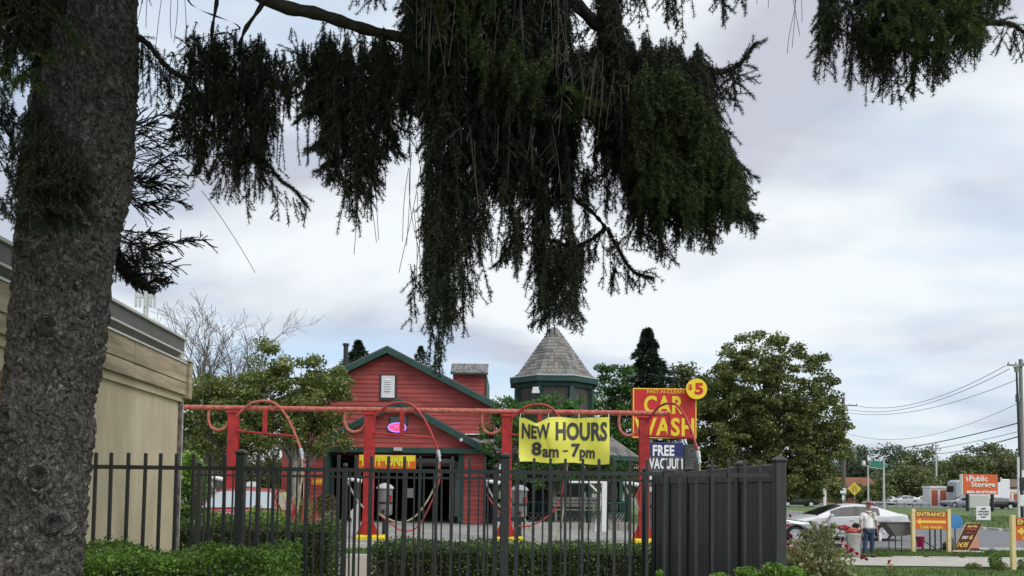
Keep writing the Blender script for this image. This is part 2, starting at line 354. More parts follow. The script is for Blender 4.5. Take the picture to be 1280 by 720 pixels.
# ================================================================ FENCES
def fence(name, label, y, x0, x1, post_px, ball, spacing=.111, gate=None):
    t = thing(name, label, 'fence', (0, y, 0))
    pick = MB().box(-.0095,.0095,-.0095,.0095,.08,1.80)
    pick.add([(-.0095,-.0095,1.80),(.0095,-.0095,1.80),(.0095,.0095,1.80),(-.0095,.0095,1.80),(0,0,1.806)], [(0,1,4),(1,2,4),(2,3,4),(3,0,4)])
    pm = pick.mesh('picket', M_fence)
    posts = post_px
    pmb = MB().cbox(-.03,.03,-.03,.03,0,1.80,.004)
    if ball:
        pmb.lathe([(.012,1.80),(.012,1.815),(.026,1.825),(.032,1.845),(.026,1.868),(.008,1.876)], 10)
    else:
        pmb.cbox(-.037,.037,-.037,.037,1.80,1.825,.006); pmb.add([(-.03,-.03,1.825),(.03,-.03,1.825),(.03,.03,1.825),(-.03,.03,1.825),(0,0,1.838)], [(0,1,4),(1,2,4),(2,3,4),(3,0,4)])
    pom = pmb.mesh('post', M_fence, smooth=False)
    for x in posts: link('post', pom, t, (x, 0, 0))
    ed = [x0]+list(posts)+[x1]
    for z in (1.69, .22):
        for a, b in zip(ed[:-1], ed[1:]):
            if b-a < .1: continue
            MB().box(a+.031, b-.031, -.014, .014, z, z+.028).build('rail', M_fence, t)
    x = x0+.06
    while x < x1-.03:
        if all(abs(x-p) > .045 for p in posts): link('picket', pm, t, (x+rr.uniform(-.002, .002), 0, 0), (rr.gauss(0, .004), rr.gauss(0, .003), rr.gauss(0, .02)))
        x += spacing
    return t
fence('metal_fence', 'near black metal picket fence with square post caps above the clipped hedge', 5.5, -3.70, 1.80, [-1.86, -.045], False, .1115)
fence('metal_fence', 'far thin black metal picket fence with round ball finials behind the near fence', 10.0, -4.0, 1.80, [-3.9, -2.08, -.2, 1.66], True, .114)
enc = thing('enclosure_wall', 'solid charcoal vinyl board wall with capped posts, receding from the near fence', 'wall', (1.84, 0, 0))
for k in range(6):
    y = 5.5+.93*k; w = .037 if k else .037
    MB().cbox(-w, w, y-w, y+w, 0, 1.80, .005).cbox(-w-.008, w+.008, y-w-.008, y+w+.008, 1.80, 1.822, .005).add(
        [(-w, y-w, 1.822), (w, y-w, 1.822), (w, y+w, 1.822), (-w, y+w, 1.822), (0, y, 1.845)], [(0,1,4),(1,2,4),(2,3,4),(3,0,4)]).build('post', M_dgrey, enc)
    if k == 5: break
    MB().cbox(-.026, .026, y+w+.002, y+.93-w-.002, 1.66, 1.785, .005).build('top_rail', M_dgrey, enc)
    MB().cbox(-.026, .026, y+w+.002, y+.93-w-.002, .06, .18, .005).build('bottom_rail', M_dgrey, enc)
    nb = 8; sp = (.93-2*w-.004)/nb
    for j in range(nb):
        a = y+w+.002+j*sp
        MB().cbox(-.014+rr.uniform(-.001, .001), .014, a+.0015, a+sp-.0015, .181, 1.659, .003).build('board', M_dgrey, enc)
# ================================================================ HEDGES
def hedge(label, x0, x1, y0, y1, ztop, n, size, seed, mats, rag=.05, z0=0.1, wave=.04):
    rng = np.random.default_rng(seed); W_, D_, H_ = x1-x0, y1-y0, ztop-z0
    A = np.array([W_*D_*1.3, W_*H_, W_*H_*.3, D_*H_, D_*H_]); A /= A.sum(); f = rng.choice(5, n, p=A); u = rng.random(n); v = rng.random(n)
    ins = rng.exponential(rag, n); x = np.where(f == 3, x0+ins, np.where(f == 4, x1-ins, x0+u*W_))
    y = np.where(f == 1, y0+ins, np.where(f == 2, y1-ins, y0+np.where(f > 2, u, v)*D_)); z = np.where(f == 0, ztop-ins+rng.normal(0, rag*.45, n), z0+v*H_)
    bx = .5*np.sin(x*5.1+seed)+.5*np.sin(x*11.3+y*7); r = .07*np.maximum(0, z-ztop+.12)/.12
    z += bx*wave*(z-z0)/H_; y = y+bx*wave*.6; x = np.clip(x, x0+r, x1-r) if False else x
    C = np.stack([x, y, z], 1)-np.array([x0, y0, 0])
    t = link('hedge', join_arrays('hedge', [(leaves(C, size, rng, .6, .6), 4, 0)], [mats]))
    core = MB().box(.09, W_-.09, .09, D_-.09, 0, ztop-.11)
    root = thing('hedge', label, 'hedge', (x0, y0, 0)); t.parent = root; t.name = 'foliage'; t['kind'] = 'stuff'
    core.build('twig_core', mat('hedge_twigs', (.03,.032,.018), .95, var=.5, scale=30), root)
    return root
M_hedge = leafmat('hedge_leaves', (.06,.14,.02), (.18,.33,.05), (.34,.52,.11), trans=.35, rough=.45)
M_hedge2 = leafmat('shaded_hedge_leaves', (.03,.06,.015), (.085,.15,.035), (.20,.27,.07), trans=.25)  # darker copy of the hedge leaves, shade put into the colour
hedge('bright green clipped hedge in front of the near metal fence, beside the spruce trunk', -2.9, -1.36, 4.55, 5.25, 1.19, 34000, .026, 3, M_hedge, .035)
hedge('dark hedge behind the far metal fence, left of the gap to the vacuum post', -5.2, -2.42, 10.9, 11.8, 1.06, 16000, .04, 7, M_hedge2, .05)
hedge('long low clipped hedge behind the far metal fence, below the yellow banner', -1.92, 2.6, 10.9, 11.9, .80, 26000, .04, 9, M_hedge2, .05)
hedge('raised leafy hedge in front of the red parked car', -6.2, -3.95, 13.2, 14.2, 1.08, 9000, .06, 17, M_hedge, .09, wave=.09)
# ================================================================ VACUUM RACK (red overhead pipe on four posts)
YV = 23.5
vr = thing('vacuum_rack', 'faded red overhead pipe rack on four red posts with curved hose booms', 'pipe rack', (-2.3, YV, 0))
off = lambda r: tuple(-r.location)
M_hoseb = mat('beige_hose', (.38,.33,.2), .7, var=.2, scale=10); M_hoser = mat('red_hose', (.33,.04,.035), .6, var=.3)
M_chrome = mat('galvanised', (.55,.56,.57), .35, metal=.6, var=.15)
def pts(l, Y): return [P(x, y, Y) for x, y in l]
def smooth_path(p, n=8):
    p = [Vector(q) for q in p]; o = []
    q = [p[0]*2-p[1]]+p+[p[-1]*2-p[-2]]
    for i in range(1, len(q)-2):
        for k in range(n):
            t = k/n; a, b, c, d = q[i-1], q[i], q[i+1], q[i+2]
            o.append(.5*((2*b)+(c-a)*t+(2*a-5*b+4*c-d)*t*t+(3*b-a-3*c+d)*t**3))
    o.append(p[-1]); return o
pz = lambda px, py: P(px, py, YV)
pipe_pts = pts([(226, 507), (400, 511), (560, 514.5), (720, 517), (836, 519)], YV)
zp = [p.z for p in pipe_pts]; zm = 3.83
pipe = MB().tube([(pipe_pts[0].x, YV, zm), (pipe_pts[-1].x, YV, zm)], .075, 12)
for k in range(14): 
    x = pipe_pts[0].x+.6+k*1.02; pipe.lathe([(.085, -.03), (.085, .03)], 12, M=Matrix.Translation((x, YV, zm)) @ Matrix.Rotation(rad(90), 4, 'Y'))
pipe.build('overhead_pipe', M_pink, vr, True, off(vr))
for pxx in (290, 461, 633, 805):
    x = P(pxx, 600, YV).x; s = YV/1000
    pm = MB().cbox(x-.15, x+.15, YV-.10, YV+.10, .16, zm-.085, .012)
    pm.cbox(x-.20, x+.20, YV-.14, YV+.14, zm-.16, zm-.10, .01)
    for zb in np.arange(.6, 3.6, .28): pm.cbox(x+.151, x+.163, YV-.03, YV+.0, zb, zb+.03, .003)
    pm.build('post', M_red, vr, False, off(vr))
    for sg in (-1, 1): MB().add([(x+sg*.151, YV-.01, .165), (x+sg*.34, YV-.01, .165), (x+sg*.151, YV-.01, .55), (x+sg*.151, YV+.01, .165), (x+sg*.34, YV+.01, .165), (x+sg*.151, YV+.01, .55)], [(0,1,2),(3,5,4),(0,3,4,1),(1,4,5,2),(2,5,3,0)]).build('base_gusset', M_red, vr, False, off(vr))
    # J-shaped hanger on the left
    fx = .58 if pxx == 805 else 1.0
    q = lambda a, b, yy=0: (x+(a*fx if a > 0 else a)*s, YV+yy-(a*s*.8 if pxx == 805 and a > 0 else 0), zm+b*s)
    MB().tube(smooth_path([q(-31, -1), q(-32, -12), q(-29, -23), q(-21, -28), q(-11, -25), q(-5, -17)]), .042, 8).build('hanger', M_pink, vr, True, off(vr))
    # boom: arc over the pipe, cross bar and strut
    MB().tube(smooth_path([q(4, -11, -.1), q(12, -3, -.12), q(24, 6, -.12), q(40, 9, -.12), q(54, 5, -.12), q(66, -8, -.12), q(75, -24, -.12), q(82, -40, -.12), q(86, -50, -.12)]), .036, 8).build('boom', M_red if pxx != 290 else M_pink, vr, True, off(vr))
    MB().tube([q(5, -29, -.12), q(81, -35, -.12)], .032, 6).build('cross_bar', M_red, vr, True, off(vr))
    MB().cbox(x+38*s*fx, x+43.5*s*fx, -.03, .03, zm-31*s, zm-2*s, .008).build('strut', M_red, vr, False, (O_ := off(vr))[:1]+(O_[1]+q(40, 0, -.12)[1], O_[2]))
    MB().tube([q(86, -50, -.12), q(88, -58, -.12)], .06, 8).tube([q(87.6, -57, -.12), q(89, -64, -.13)], .04, 8).build('hose_coupling', M_chrome, vr, True, off(vr))
    if pxx == 290: hs = [([(88,-62),(90,-80),(86,-100),(70,-125),(58,-140)], M_hoseb), ([(89,-62),(88,-95),(84,-130),(80,-150)], M_hoseb), ([(90,-62),(93,-100),(90,-145)], M_hoser)]
    elif pxx == 461: hs = [([(88,-62),(86,-85),(76,-110),(60,-132),(42,-140),(25,-135),(14,-129)], M_hoseb), ([(89,-62),(88,-90),(76,-122),(62,-146),(44,-150),(28,-140),(16,-131)], M_hoser)]
    elif pxx == 633: hs = [([(76,-55),(72,-85),(66,-112),(52,-130),(30,-142),(10,-140),(-10,-124),(-24,-104)], M_hoser), ([(77,-55),(74,-80),(72,-110),(68,-140),(58,-168)], M_hoseb), ([(20,-128),(28,-142),(40,-164)], M_hoseb)]
    else: hs = [([(89,-62),(88,-90),(80,-130)], M_hoseb), ([(-4,-90),(-10,-104),(-5,-122),(0,-140)], M_hoser)]
    for hp, hm in hs: MB().tube(smooth_path([q(a, b, -.13-.02*i) for i, (a, b) in enumerate(hp)]), .024, 8).build('hose', hm, vr, True, off(vr))
    bl = thing('post_base_block', {290: 'yellow concrete footing block of the leftmost red vacuum post', 461: 'bright yellow footing block seen through the gap between two hedges', 633: 'yellow footing block of the red post left of the yellow banner', 805: 'yellow footing block of the red post beside the charcoal board wall'}[pxx], 'footing block', (x+.12, YV, 0), 0, 'yellow footing blocks under the vacuum posts')
    MB().cbox(-.42, .42, -.35, .35, -.25 if pxx == 461 else -.1, .155, .03).build('block', M_yel, bl)
    # vacuum canister fixed behind the post
    vc = thing('vacuum_cleaner', {290: 'grey vacuum canister mostly hidden behind the red car roof', 461: 'grey self-service vacuum canister right of the post in front of the exit opening', 633: 'grey self-service vacuum canister right of the post left of the banner', 805: 'grey vacuum canister hidden behind the right end post and board wall'}[pxx], 'vacuum', (x+17*s, YV+.55, 0), 0, 'self-service vacuum canisters')
    can = MB().lathe([(.20, .72), (.225, .76), (.225, 1.05)], 20); can.build('lower_tank', M_grey, vc, True)
    MB().lathe([(.232, 1.052), (.232, 1.12)], 20).build('clamp_band', M_black, vc, True)
    MB().lathe([(.225, 1.123), (.225, 1.50)], 20).build('upper_tank', M_grey, vc, True)
    MB().lathe([(.26, 1.503), (.27, 1.53), (.22, 1.60), (.12, 1.66), (.02, 1.68)], 20).build('dome_lid', mat('pale_plastic', (.5,.5,.5), .5), vc, True)
    MB().cbox(.12, .235, -.26, -.2, 1.15, 1.32, .006).build('coin_plate', M_red, vc)
    MB().tube([(0, 0, 0), (0, 0, .72)], .07, 8).cbox(-.18, .18, -.18, .18, 0, .03, .005).build('stand', M_black, vc, True)
    MB().tube([(0, -.2, .85), (0, -.32, .83)], .05, 8).build('hose_port', M_black, vc, True)
    # white nozzle holder tube on the left of the post
    MB().tube([(x-.62, YV-.12, 1.80), (x-.18, YV-.12, 1.72)], .055, 8).build('nozzle_holder', M_white, vr, True, off(vr))
    MB().tube([(x-.62, YV-.12, 1.80), (x-.50, YV-.13, 1.5), (x-.30, YV-.14, 1.15), (x-.1, YV-.16, .95)], .03, 6).build('hose', mat('grey_hose', (.3,.29,.27), .6), vr, True, off(vr))
# banner -----------------------------------------------------------
YB = 23.25; c0 = P(649, 522, YB); c1 = P(762, 521, YB); b0 = P(648.5, 577, YB); b1 = P(761.5, 580.5, YB)
M_ban = mat('yellow_vinyl', (.78,.74,.10), .5, var=.06, scale=2, trans=0.0); M_ink = mat('black_ink', (.05,.045,.04), .6)
ban = thing('banner', 'creased yellow vinyl banner with black opening hours, tied under the red pipe', 'banner', (b0.x, YB, 0))
def warp(u, v):   # u right, v up, both 0..1
    x = b0.x+(b1.x-b0.x)*u+(c0.x-b0.x)*v*(1-u)+(c1.x-b1.x)*v*u
    zt = c0.z*(1-u)+c1.z*u; zb = b0.z*(1-u)+b1.z*u
    notch = .16*max(0, 1-abs(u-.19)/.13)+.05*max(0, 1-abs(u-.62)/.16)+.02*math.sin(u*9)
    z = zb+(zt-notch*v**3-zb)*v+.02*math.sin(u*13)*(1-v)
    y = .06*math.sin(u*10+v*2.5)+.04*math.sin(u*23-v*4)*v+.03*math.sin(v*6+u*3)+.045*max(0, 1-abs(u-.72-.1*v)/.05)*v+.03*max(0, 1-abs(u-.36+.15*v)/.04)
    return Vector((x-b0.x, y, z))
mb = MB(); nx, nz = 60, 30
for i in range(nx+1):
    for j in range(nz+1): mb.v.append(tuple(warp(i/nx, j/nz)))
for i in range(nx):
    for j in range(nz): mb.f.append((i*(nz+1)+j, (i+1)*(nz+1)+j, (i+1)*(nz+1)+j+1, i*(nz+1)+j+1)); mb.m.append(0)
vb = [(x, y+.006, z) for x, y, z in mb.v]; o_ = len(mb.v); mb.v += vb; mb.f += [tuple(reversed([k+o_ for k in f])) for f in mb.f[:nx*nz]]; mb.m += [0]*(nx*nz)
mb.build('vinyl_sheet', M_ban, ban, True)
def bantext(t, u0, u1, v0, v1, bold):
    me = text_mesh(t, 1, 1, M_ink, bold, .002); bm = bmesh.new(); bm.from_mesh(me)
    bmesh.ops.triangulate(bm, faces=bm.faces)
    for _ in range(3):
        es = [e for e in bm.edges if e.calc_length() > .04]
        if es: bmesh.ops.subdivide_edges(bm, edges=es, cuts=1); bmesh.ops.triangulate(bm, faces=[f for f in bm.faces if len(f.verts) > 3])
    for v in bm.verts:
        w = warp(u0+(u1-u0)*(v.co.x+.5), v0+(v1-v0)*(v.co.z+.5)); v.co = (w.x, w.y-.012+v.co.y, w.z)
    bm.to_mesh(me); bm.free(); link('lettering', me, ban)
bantext('NEW', .03, .34, .52, .88, .035); bantext('HOURS', .405, .975, .49, .90, .035)
bantext('8', .14, .25, .14, .45, .04); bantext('am', .26, .44, .12, .31, .035); bantext('-', .485, .54, .24, .275, .02)
bantext('7', .58, .68, .12, .42, .04); bantext('pm', .675, .84, .05, .30, .03)
for u in (0.01, .32, .66, .99):
    w = warp(u, .99); MB().tube([(w.x, w.y, w.z-.01), (w.x+.02, .2, zm-.03)], .008, 5).build('tie', M_white, ban)

# ================================================================ CAR WASH BUILDING
M_side = mat('red_siding', (.47,.10,.088), .8, col2=(.36,.065,.058), scale=1.5, stretch=(.6,1,3), stain=.25)
M_shing = [mat('shingle_'+n, c, .9, var=.2, scale=20) for n, c in (('tan', (.235,.215,.19)), ('brown', (.17,.15,.13)), ('grey', (.21,.205,.205)), ('dark', (.13,.12,.115)))]
objvar(M_side, .82, 1.12)
M_dark = mat('interior_shade_tone', (.03,.03,.03), .9, var=.3)  # near-black colour puts the shade of the interiors into the surfaces
cw = thing('car_wash_building', 'red clapboard car wash hall with green gable trim and open exit bay', 'building', (-5.65, 36, 0))
O = off(cw); XC = -5.65; ZP = 7.72; SL = .504
def board(x0, x1, z, h, y, m=M_side, par=cw, bev0=0, bev1=0):
    mb = MB(); a0, a1 = x0, x1; t0, t1 = x0+bev0, x1-bev1
    mb.add([(a0, y-.03, z), (a1, y-.03, z), (a1, y, z), (a0, y, z), (t0, y-.006, z+h), (t1, y-.006, z+h), (t1, y, z+h), (t0, y, z+h)], [(0,3,2,1),(4,5,6,7),(0,1,5,4),(1,2,6,5),(2,3,7,6),(3,0,4,7)])
    return mb.build('siding_board', m, par, False, O)
z = 3.0; YM = 36
while z < ZP-.25:
    h = .196; hw0 = min(4.72, (ZP-.12-z)/SL); hw1 = min(4.72, (ZP-.12-z-h)/SL)
    if hw1 > .1:
        segs = [(-hw0, hw0, hw0-hw1, hw0-hw1)]
        if 5.42 < z < 6.62: segs = [(-hw0, -.36, hw0-hw1, 0), (.42, hw0, 0, hw0-hw1)]
        for a, b, c, d in segs:
            if b-a < 5: board(XC+a, XC+b, z, h-.004, YM, bev0=c, bev1=d)
            else:
                k = rr.uniform(-2, 2); board(XC+a, XC+k-.002, z, h-.004, YM, bev0=c); board(XC+k+.002, XC+b, z, h-.004, YM, bev1=d)
    z += .2
MB().prism([(XC-4.7, 2.95), (XC+4.7, 2.95), (XC+4.7, 5.1), (XC, ZP-.15), (XC-4.7, 5.1)], YM+.002, YM+.1).box(XC+4.6, XC+4.7, YM+.101, 52, 0, 5.1).box(XC-4.7, XC-4.6, YM+.101, 52, 0, 5.1).box(XC-4.7, XC+4.7, 52.01, 52.1, 0, 5.1).box(XC-4.7, -9.0, YM+.002, YM+.1, 0, 2.94).build('wall', M_side, cw, False, O)
# roof slabs
def slab(xc, zp, half, sl, y0, y1, t, mroof, name='roof'):
    for s in (-1, 1):
        MB().add([(xc, y0, zp), (xc+s*half, y0, zp-sl*half), (xc+s*half, y1, zp-sl*half), (xc, y1, zp), (xc, y0, zp+t), (xc+s*half, y0, zp-sl*half+t), (xc+s*half, y1, zp-sl*half+t), (xc, y1, zp+t)],
             [(0,1,2,3),(7,6,5,4),(0,4,5,1),(1,5,6,2),(2,6,7,3),(3,7,4,0)]).build(name, mroof, cw, False, O)
def rake(xc, zp, half, sl, y0, y1, w):
    for s in (-1, 1):
        MB().add([(xc+s*.001, y0, zp), (xc+s*half, y0, zp-sl*half), (xc+s*half, y1, zp-sl*half), (xc+s*.001, y1, zp), (xc+s*.001, y0, zp-w), (xc+s*half, y0, zp-sl*half-w), (xc+s*half, y1, zp-sl*half-w), (xc+s*.001, y1, zp-w)],
             [(0,1,2,3),(7,6,5,4),(0,4,5,1),(1,5,6,2),(2,6,7,3),(3,7,4,0)]).build('rake_board', M_green, cw, False, O)
slab(XC, ZP+.08, 5.05, SL, 35.55, 52, .07, M_shing[3]); rake(XC, ZP+.077, 5.05, SL, 35.5, 35.58, .26); rake(XC, ZP-.02, 4.9, SL, 35.6, 35.99, .04)
# attic vent
MB().box(XC-.36, XC+.40, 35.93, 35.96, 5.45, 6.62).build('vent_frame', mat('dark_trim', (.06,.05,.05), .7), cw, False, O)
vt = MB().cbox(XC-.28, XC+.32, 35.90, 35.93, 5.56, 6.56, .01).build('attic_vent', M_white, cw, False, O)
for k in range(7): MB().add([(XC-.12, 35.85, 5.86+k*.08), (XC+.16, 35.85, 5.86+k*.08), (XC+.16, 35.899, 5.91+k*.08), (XC-.12, 35.899, 5.91+k*.08), (XC-.12, 35.86, 5.85+k*.08), (XC+.16, 35.86, 5.85+k*.08), (XC+.16, 35.899, 5.895+k*.08), (XC-.12, 35.899, 5.895+k*.08)], [(0,1,2,3),(7,6,5,4),(0,4,5,1),(1,5,6,2),(3,2,6,7),(0,3,7,4)]).build('louvre', M_white, vt)
# dormer block to the right behind the ridge
XD0, XD1 = P(566, 480, 41).x, P(608, 480, 41).x; ZD = P(600, 468, 41).z; ZR = P(600, 454, 41).z
MB().box(XD0, XD1-.06, 41, 46, 3.5, ZD).build('dormer_wall', M_side, cw, False, O)
zz_ = ZD-.2
while zz_ > 4.4: board(XD0, XD1-.07, zz_, .19, 40.995); zz_ -= .2
MB().box(XD1-.059, XD1+.02, 40.93, 46, 3.5, ZD).build('corner_trim', M_green, cw, False, O)
MB().box(XD0-.1, XD1+.08, 40.6, 40.72, ZD-.06, ZD+.03).build('dormer_eave', M_green, cw, False, O)
sh = MB(); nr = 6
for r_ in range(nr):
    y0_ = 40.65+r_*.12; y1_ = 40.65+(r_+1)*.12+.03; z0_ = ZD+.035+(ZR-ZD)*r_/nr; z1_ = ZD+.035+(ZR-ZD)*(r_+1)/nr; x_ = XD0-.1
    while x_ < XD1+.08:
        w_ = min(rr.uniform(.2, .34), XD1+.1-x_); sh.add([(x_, y0_, z0_+.03), (x_+w_-.012, y0_, z0_+.03), (x_+w_-.012, y1_, z1_+.0), (x_, y1_, z1_+.0), (x_, y0_, z0_), (x_+w_-.012, y0_, z0_)], [(0,1,2,3), (4,5,1,0)], rr.choice([0,0,1,2,3])); x_ += w_
o = sh.build('dormer_shingles', M_shing, cw, False, O); o['kind'] = 'stuff'
# porch
XP = -4.78; ZPP = 5.22; SLP = .545; YP = 33.8
zt_ = 3.22
while zt_ < ZPP-.3:
    hw0 = min(4.0, (ZPP-.1-zt_)/SLP); hw1 = min(4.0, (ZPP-.3-zt_)/SLP)
    if hw1 > .1: board(XP-hw0, XP+hw0, zt_, .196, YP, bev0=hw0-hw1, bev1=hw0-hw1)
    zt_ += .2
MB().prism([(XP-3.6, 3.2), (XP+3.6, 3.2), (XP, ZPP-.12)], YP+.002, YP+.08).build('porch_wall', M_side, cw, False, O)
slab(XP, ZPP+.03, 4.2, SLP, 33.45, 35.97, .06, M_shing[3], 'porch_roof'); rake(XP, ZPP+.027, 4.2, SLP, 33.4, 33.48, .27); 
MB().prism([(XP-.42, ZPP-.47), (XP+.42, ZPP-.47), (XP, ZPP-.24)], 33.5, 33.56).build('gable_cap', mat('grey_trim', (.2,.2,.19), .7), cw, False, O)
MB().cbox(XP-4.15, XP+3.5, 33.52, 33.74, 2.98, 3.2, .01).build('fascia_beam', M_green, cw, False, O)
MB().prism([(XP+3.51, 2.98), (XP+4.2, 2.86), (XP+4.2, 3.02), (XP+3.51, 3.2)], 33.5, 34.9).build('eave_return', M_green, cw, False, O)
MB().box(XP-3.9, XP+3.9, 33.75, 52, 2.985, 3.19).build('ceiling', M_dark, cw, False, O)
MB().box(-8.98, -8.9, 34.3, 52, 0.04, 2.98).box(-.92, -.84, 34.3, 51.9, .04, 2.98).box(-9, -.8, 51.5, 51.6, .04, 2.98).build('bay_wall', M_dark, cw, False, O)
MB().box(-8.9, -.92, 34.6, 51.4, .035, .05).build('bay_floor', mat('dark_bay_floor', (.08,.08,.08), .5), cw, False, O)  # floor colour kept dark like the rest of the bay
px_ = lambda a: (a-640)*.0337
for a, b in ((388, 409), (580, 605)):
    x0_, x1_ = px_(a), px_(b); zz_ = .06
    MB().box(x0_+.01, x1_-.01, 33.72, 34.3, .03, 2.97).build('pier', M_side, cw, False, O)
    while zz_ < 2.85: board(x0_, x1_, zz_, .19, 33.715); zz_ += .196
    for e in (x0_-.1, x1_+.003): MB().box(e, e+.097, 33.66, 34.3, .03, 2.975).build('pier_trim', M_green, cw, False, O)
MB().box(px_(573), px_(576.5), 33.9, 34.0, .04, 2.97).build('door_track', mat('teal_track', (.05,.16,.14), .5), cw, False, O)
# wash equipment in the bay
for i, y in enumerate((37.5, 41, 45)):
    MB().box(-7.3, -7.1, y, y+.2, .06, 2.7).box(-2.9, -2.7, y, y+.2, .06, 2.7).box(-7.3, -2.7, y, y+.2, 2.71, 2.9).build('wash_arch', M_chrome, cw, False, O)
MB().cbox(px_(507), px_(517), 34.1, 34.3, 1.1, 1.5, .01).build('control_box', M_grey, cw, False, O)
w = MB().cbox(px_(486), px_(509), 33.70, 33.76, 4.42-.25, 4.42+.12, .01).build('small_window', M_green, cw, False, O)
MB().box(px_(487.5), px_(507), 33.685, 33.699, 4.22, 4.50).build('pane', M_darkgl, w)
MB().cbox(px_(493), px_(503.5), 33.38, 33.515, 3.06, 3.2, .01).build('lamp_housing', mat('pale_plastic', (.5,.5,.5), .5), cw, False, O)
MB().tube([(px_(577), 33.3, 3.55), (px_(577), 33.72, 3.6)], .07, 10).build('security_camera', M_white, cw, True, O)
MB().tube([(px_(617.5), 33.35, 2.95), (px_(617.5), 33.5, 2.95)], .06, 10).build('eave_lamp', M_white, cw, True, O)
p = P(432, 452, 40); MB().tube([(p.x, 40, 5), (p.x, 40, P(432, 432, 40).z)], .12, 10).lathe([(.17, 0), (.17, .1)], 10, c=(p.x, 40, P(432, 432, 40).z)).build('flue', M_black, cw, True, O)
MB().box(px_(578), px_(606), 35.3, 35.8, 3.9, 3.95).build('gutter', M_white, cw, False, O)
MB().tube([(px_(383), 33.55, .05), (px_(383), 33.55, 3.0)], .06, 8).build('downspout', M_white, cw, True, O)
ss = MB()
for r_ in range(4):
    x_ = px_(576)
    while x_ < px_(612): w_ = rr.uniform(.18, .3); ss.add([(x_, 34.9+r_*.2, 3.5+r_*.1+.02), (x_+w_-.01, 34.9+r_*.2, 3.5+r_*.1+.02), (x_+w_-.01, 35.12+r_*.2, 3.62+r_*.1), (x_, 35.12+r_*.2, 3.62+r_*.1)], [(0,1,2,3)], rr.choice([0,1,2,3])); x_ += w_
o = ss.build('lean_to_shingles', M_shing, cw, False, O); o['kind'] = 'stuff'
# neon OPEN sign, EXIT ONLY board, door number strip
nb_ = thing('neon_sign', 'small oval pink and violet neon OPEN sign on the red gable', 'neon sign', (px_(496), 33.70, 0))
zc_ = 1.6+(607.8-535)*.0337
M_npink = mat('neon_pink', (.9,.1,.3), .4, emit=((1, .1, .3), 1.2)); M_nviol = mat('neon_violet', (.4,.3,.9), .4, emit=((.35, .2, 1), 1.1))
MB().tube([(.37*math.cos(a), -.09, zc_+.19*math.sin(a)) for a in [2*math.pi*k/32 for k in range(33)]], .02, 6).build('oval_tube', M_nviol, nb_, True)
MB().tube([(.30*math.cos(a), -.10, zc_+.135*math.sin(a)) for a in [2*math.pi*k/32 for k in range(33)]], .01, 6).build('inner_tube', M_npink, nb_, True)
text('OPEN', .46, .19, M_npink, nb_, (0, -.085, zc_), .02, .02)
MB().cbox(-.36, .36, -.06, -.033, zc_-.17, zc_+.17, .004).build('back_plate', mat('clear_dark_back', (.30,.10,.14), .4), nb_)
M_or = mat('orange_board', (.72,.13,.01), .5, var=.08); M_ylet = mat('yellow_lettering', (.85,.62,.03), .5); M_redsign = mat('red_sign', (.60,.022,.018), .45, var=.08, scale=2, stain=.15)
ex = thing('exit_sign', 'orange board with yellow EXIT ONLY lettering over the wash exit bay', 'sign', (px_(485), 33.55, 0))
zc_ = 1.6+(607.5-577.5)*.0337
MB().cbox(-1.2, 1.2, -.03, .03, zc_-.30, zc_+.28, .005).build('panel', M_or, ex); MB().box(-1.17, 1.17, -.034, -.0305, zc_+.02, zc_+.27).build('upper_band', M_ylet, ex)
text('EXIT ONLY', 2.1, .40, mat('lime_lettering', (.72,.75,.05), .5), ex, (0, -.036, zc_), .03, .012)
for s in (-1, 1): MB().tube([(s*1.0, 0, zc_+.27), (s*1.0, 0, 2.99)], .012, 5).build('hanger', M_black, ex)
pw = thing('pier_sign', 'small orange and yellow sign on the left red pier', 'sign', (px_(398), 33.68, 0))
zc_ = 1.6-(0-(607-604))*.0337+.03; MB().cbox(-.28, .28, -.025, -.002, zc_-.16, zc_+.16, .003).build('panel', M_or, pw); text('OFF', .4, .18, M_ylet, pw, (0, -.027, zc_), .03)
# ================================================================ OCTAGONAL PAVILION
pv = thing('pavilion', 'octagonal two-tier pavilion with steep grey shingle cone roof and green eaves', 'building', (1.90, 37.2, 0)); 
def octo(r, z, a0=22.5): return [(r*math.cos(rad(a0+45*k)), r*math.sin(rad(a0+45*k)), z) for k in range(8)]
def shingled(prof, rowh, name):
    mb = MB(); ln = 0
    for (r0, z0), (r1, z1) in zip(prof[:-1], prof[1:]):
        L_ = math.hypot(r1-r0, z1-z0); n = max(1, round(L_/rowh))
        for i in range(n):
            ra, za = r0+(r1-r0)*i/n, z0+(z1-z0)*i/n; rb, zb = r0+(r1-r0)*(i+1)/n, z0+(z1-z0)*(i+1)/n
            A = octo(ra+.03, za+.0); Bq = octo(rb, zb+.0)
            for k in range(8):
                a0, a1, b0_, b1_ = map(Vector, (A[k], A[(k+1) % 8], Bq[k], Bq[(k+1) % 8])); w = (a1-a0).length; m = max(1, round(w/.26)); c = [0]+sorted([(j+rr.uniform(-.25, .25))/m for j in range(1, m)])+[1]
                for u, v in zip(c[:-1], c[1:]):
                    v_ = v-.015 if v < 1 else 1; q0, q1, q2, q3 = a0.lerp(a1, u), a0.lerp(a1, v_), b0_.lerp(b1_, v_), b0_.lerp(b1_, u)
                    d = Vector((0, 0, rr.uniform(0, .012))); mb.add([q0+d, q1+d, q2, q3, q0-Vector((0, 0, .03)), q1-Vector((0, 0, .03))], [(0,1,2,3), (4,5,1,0)], rr.choice([0,0,1,2,2,3]))
    o = mb.build(name, M_shing, pv); o['kind'] = 'stuff'
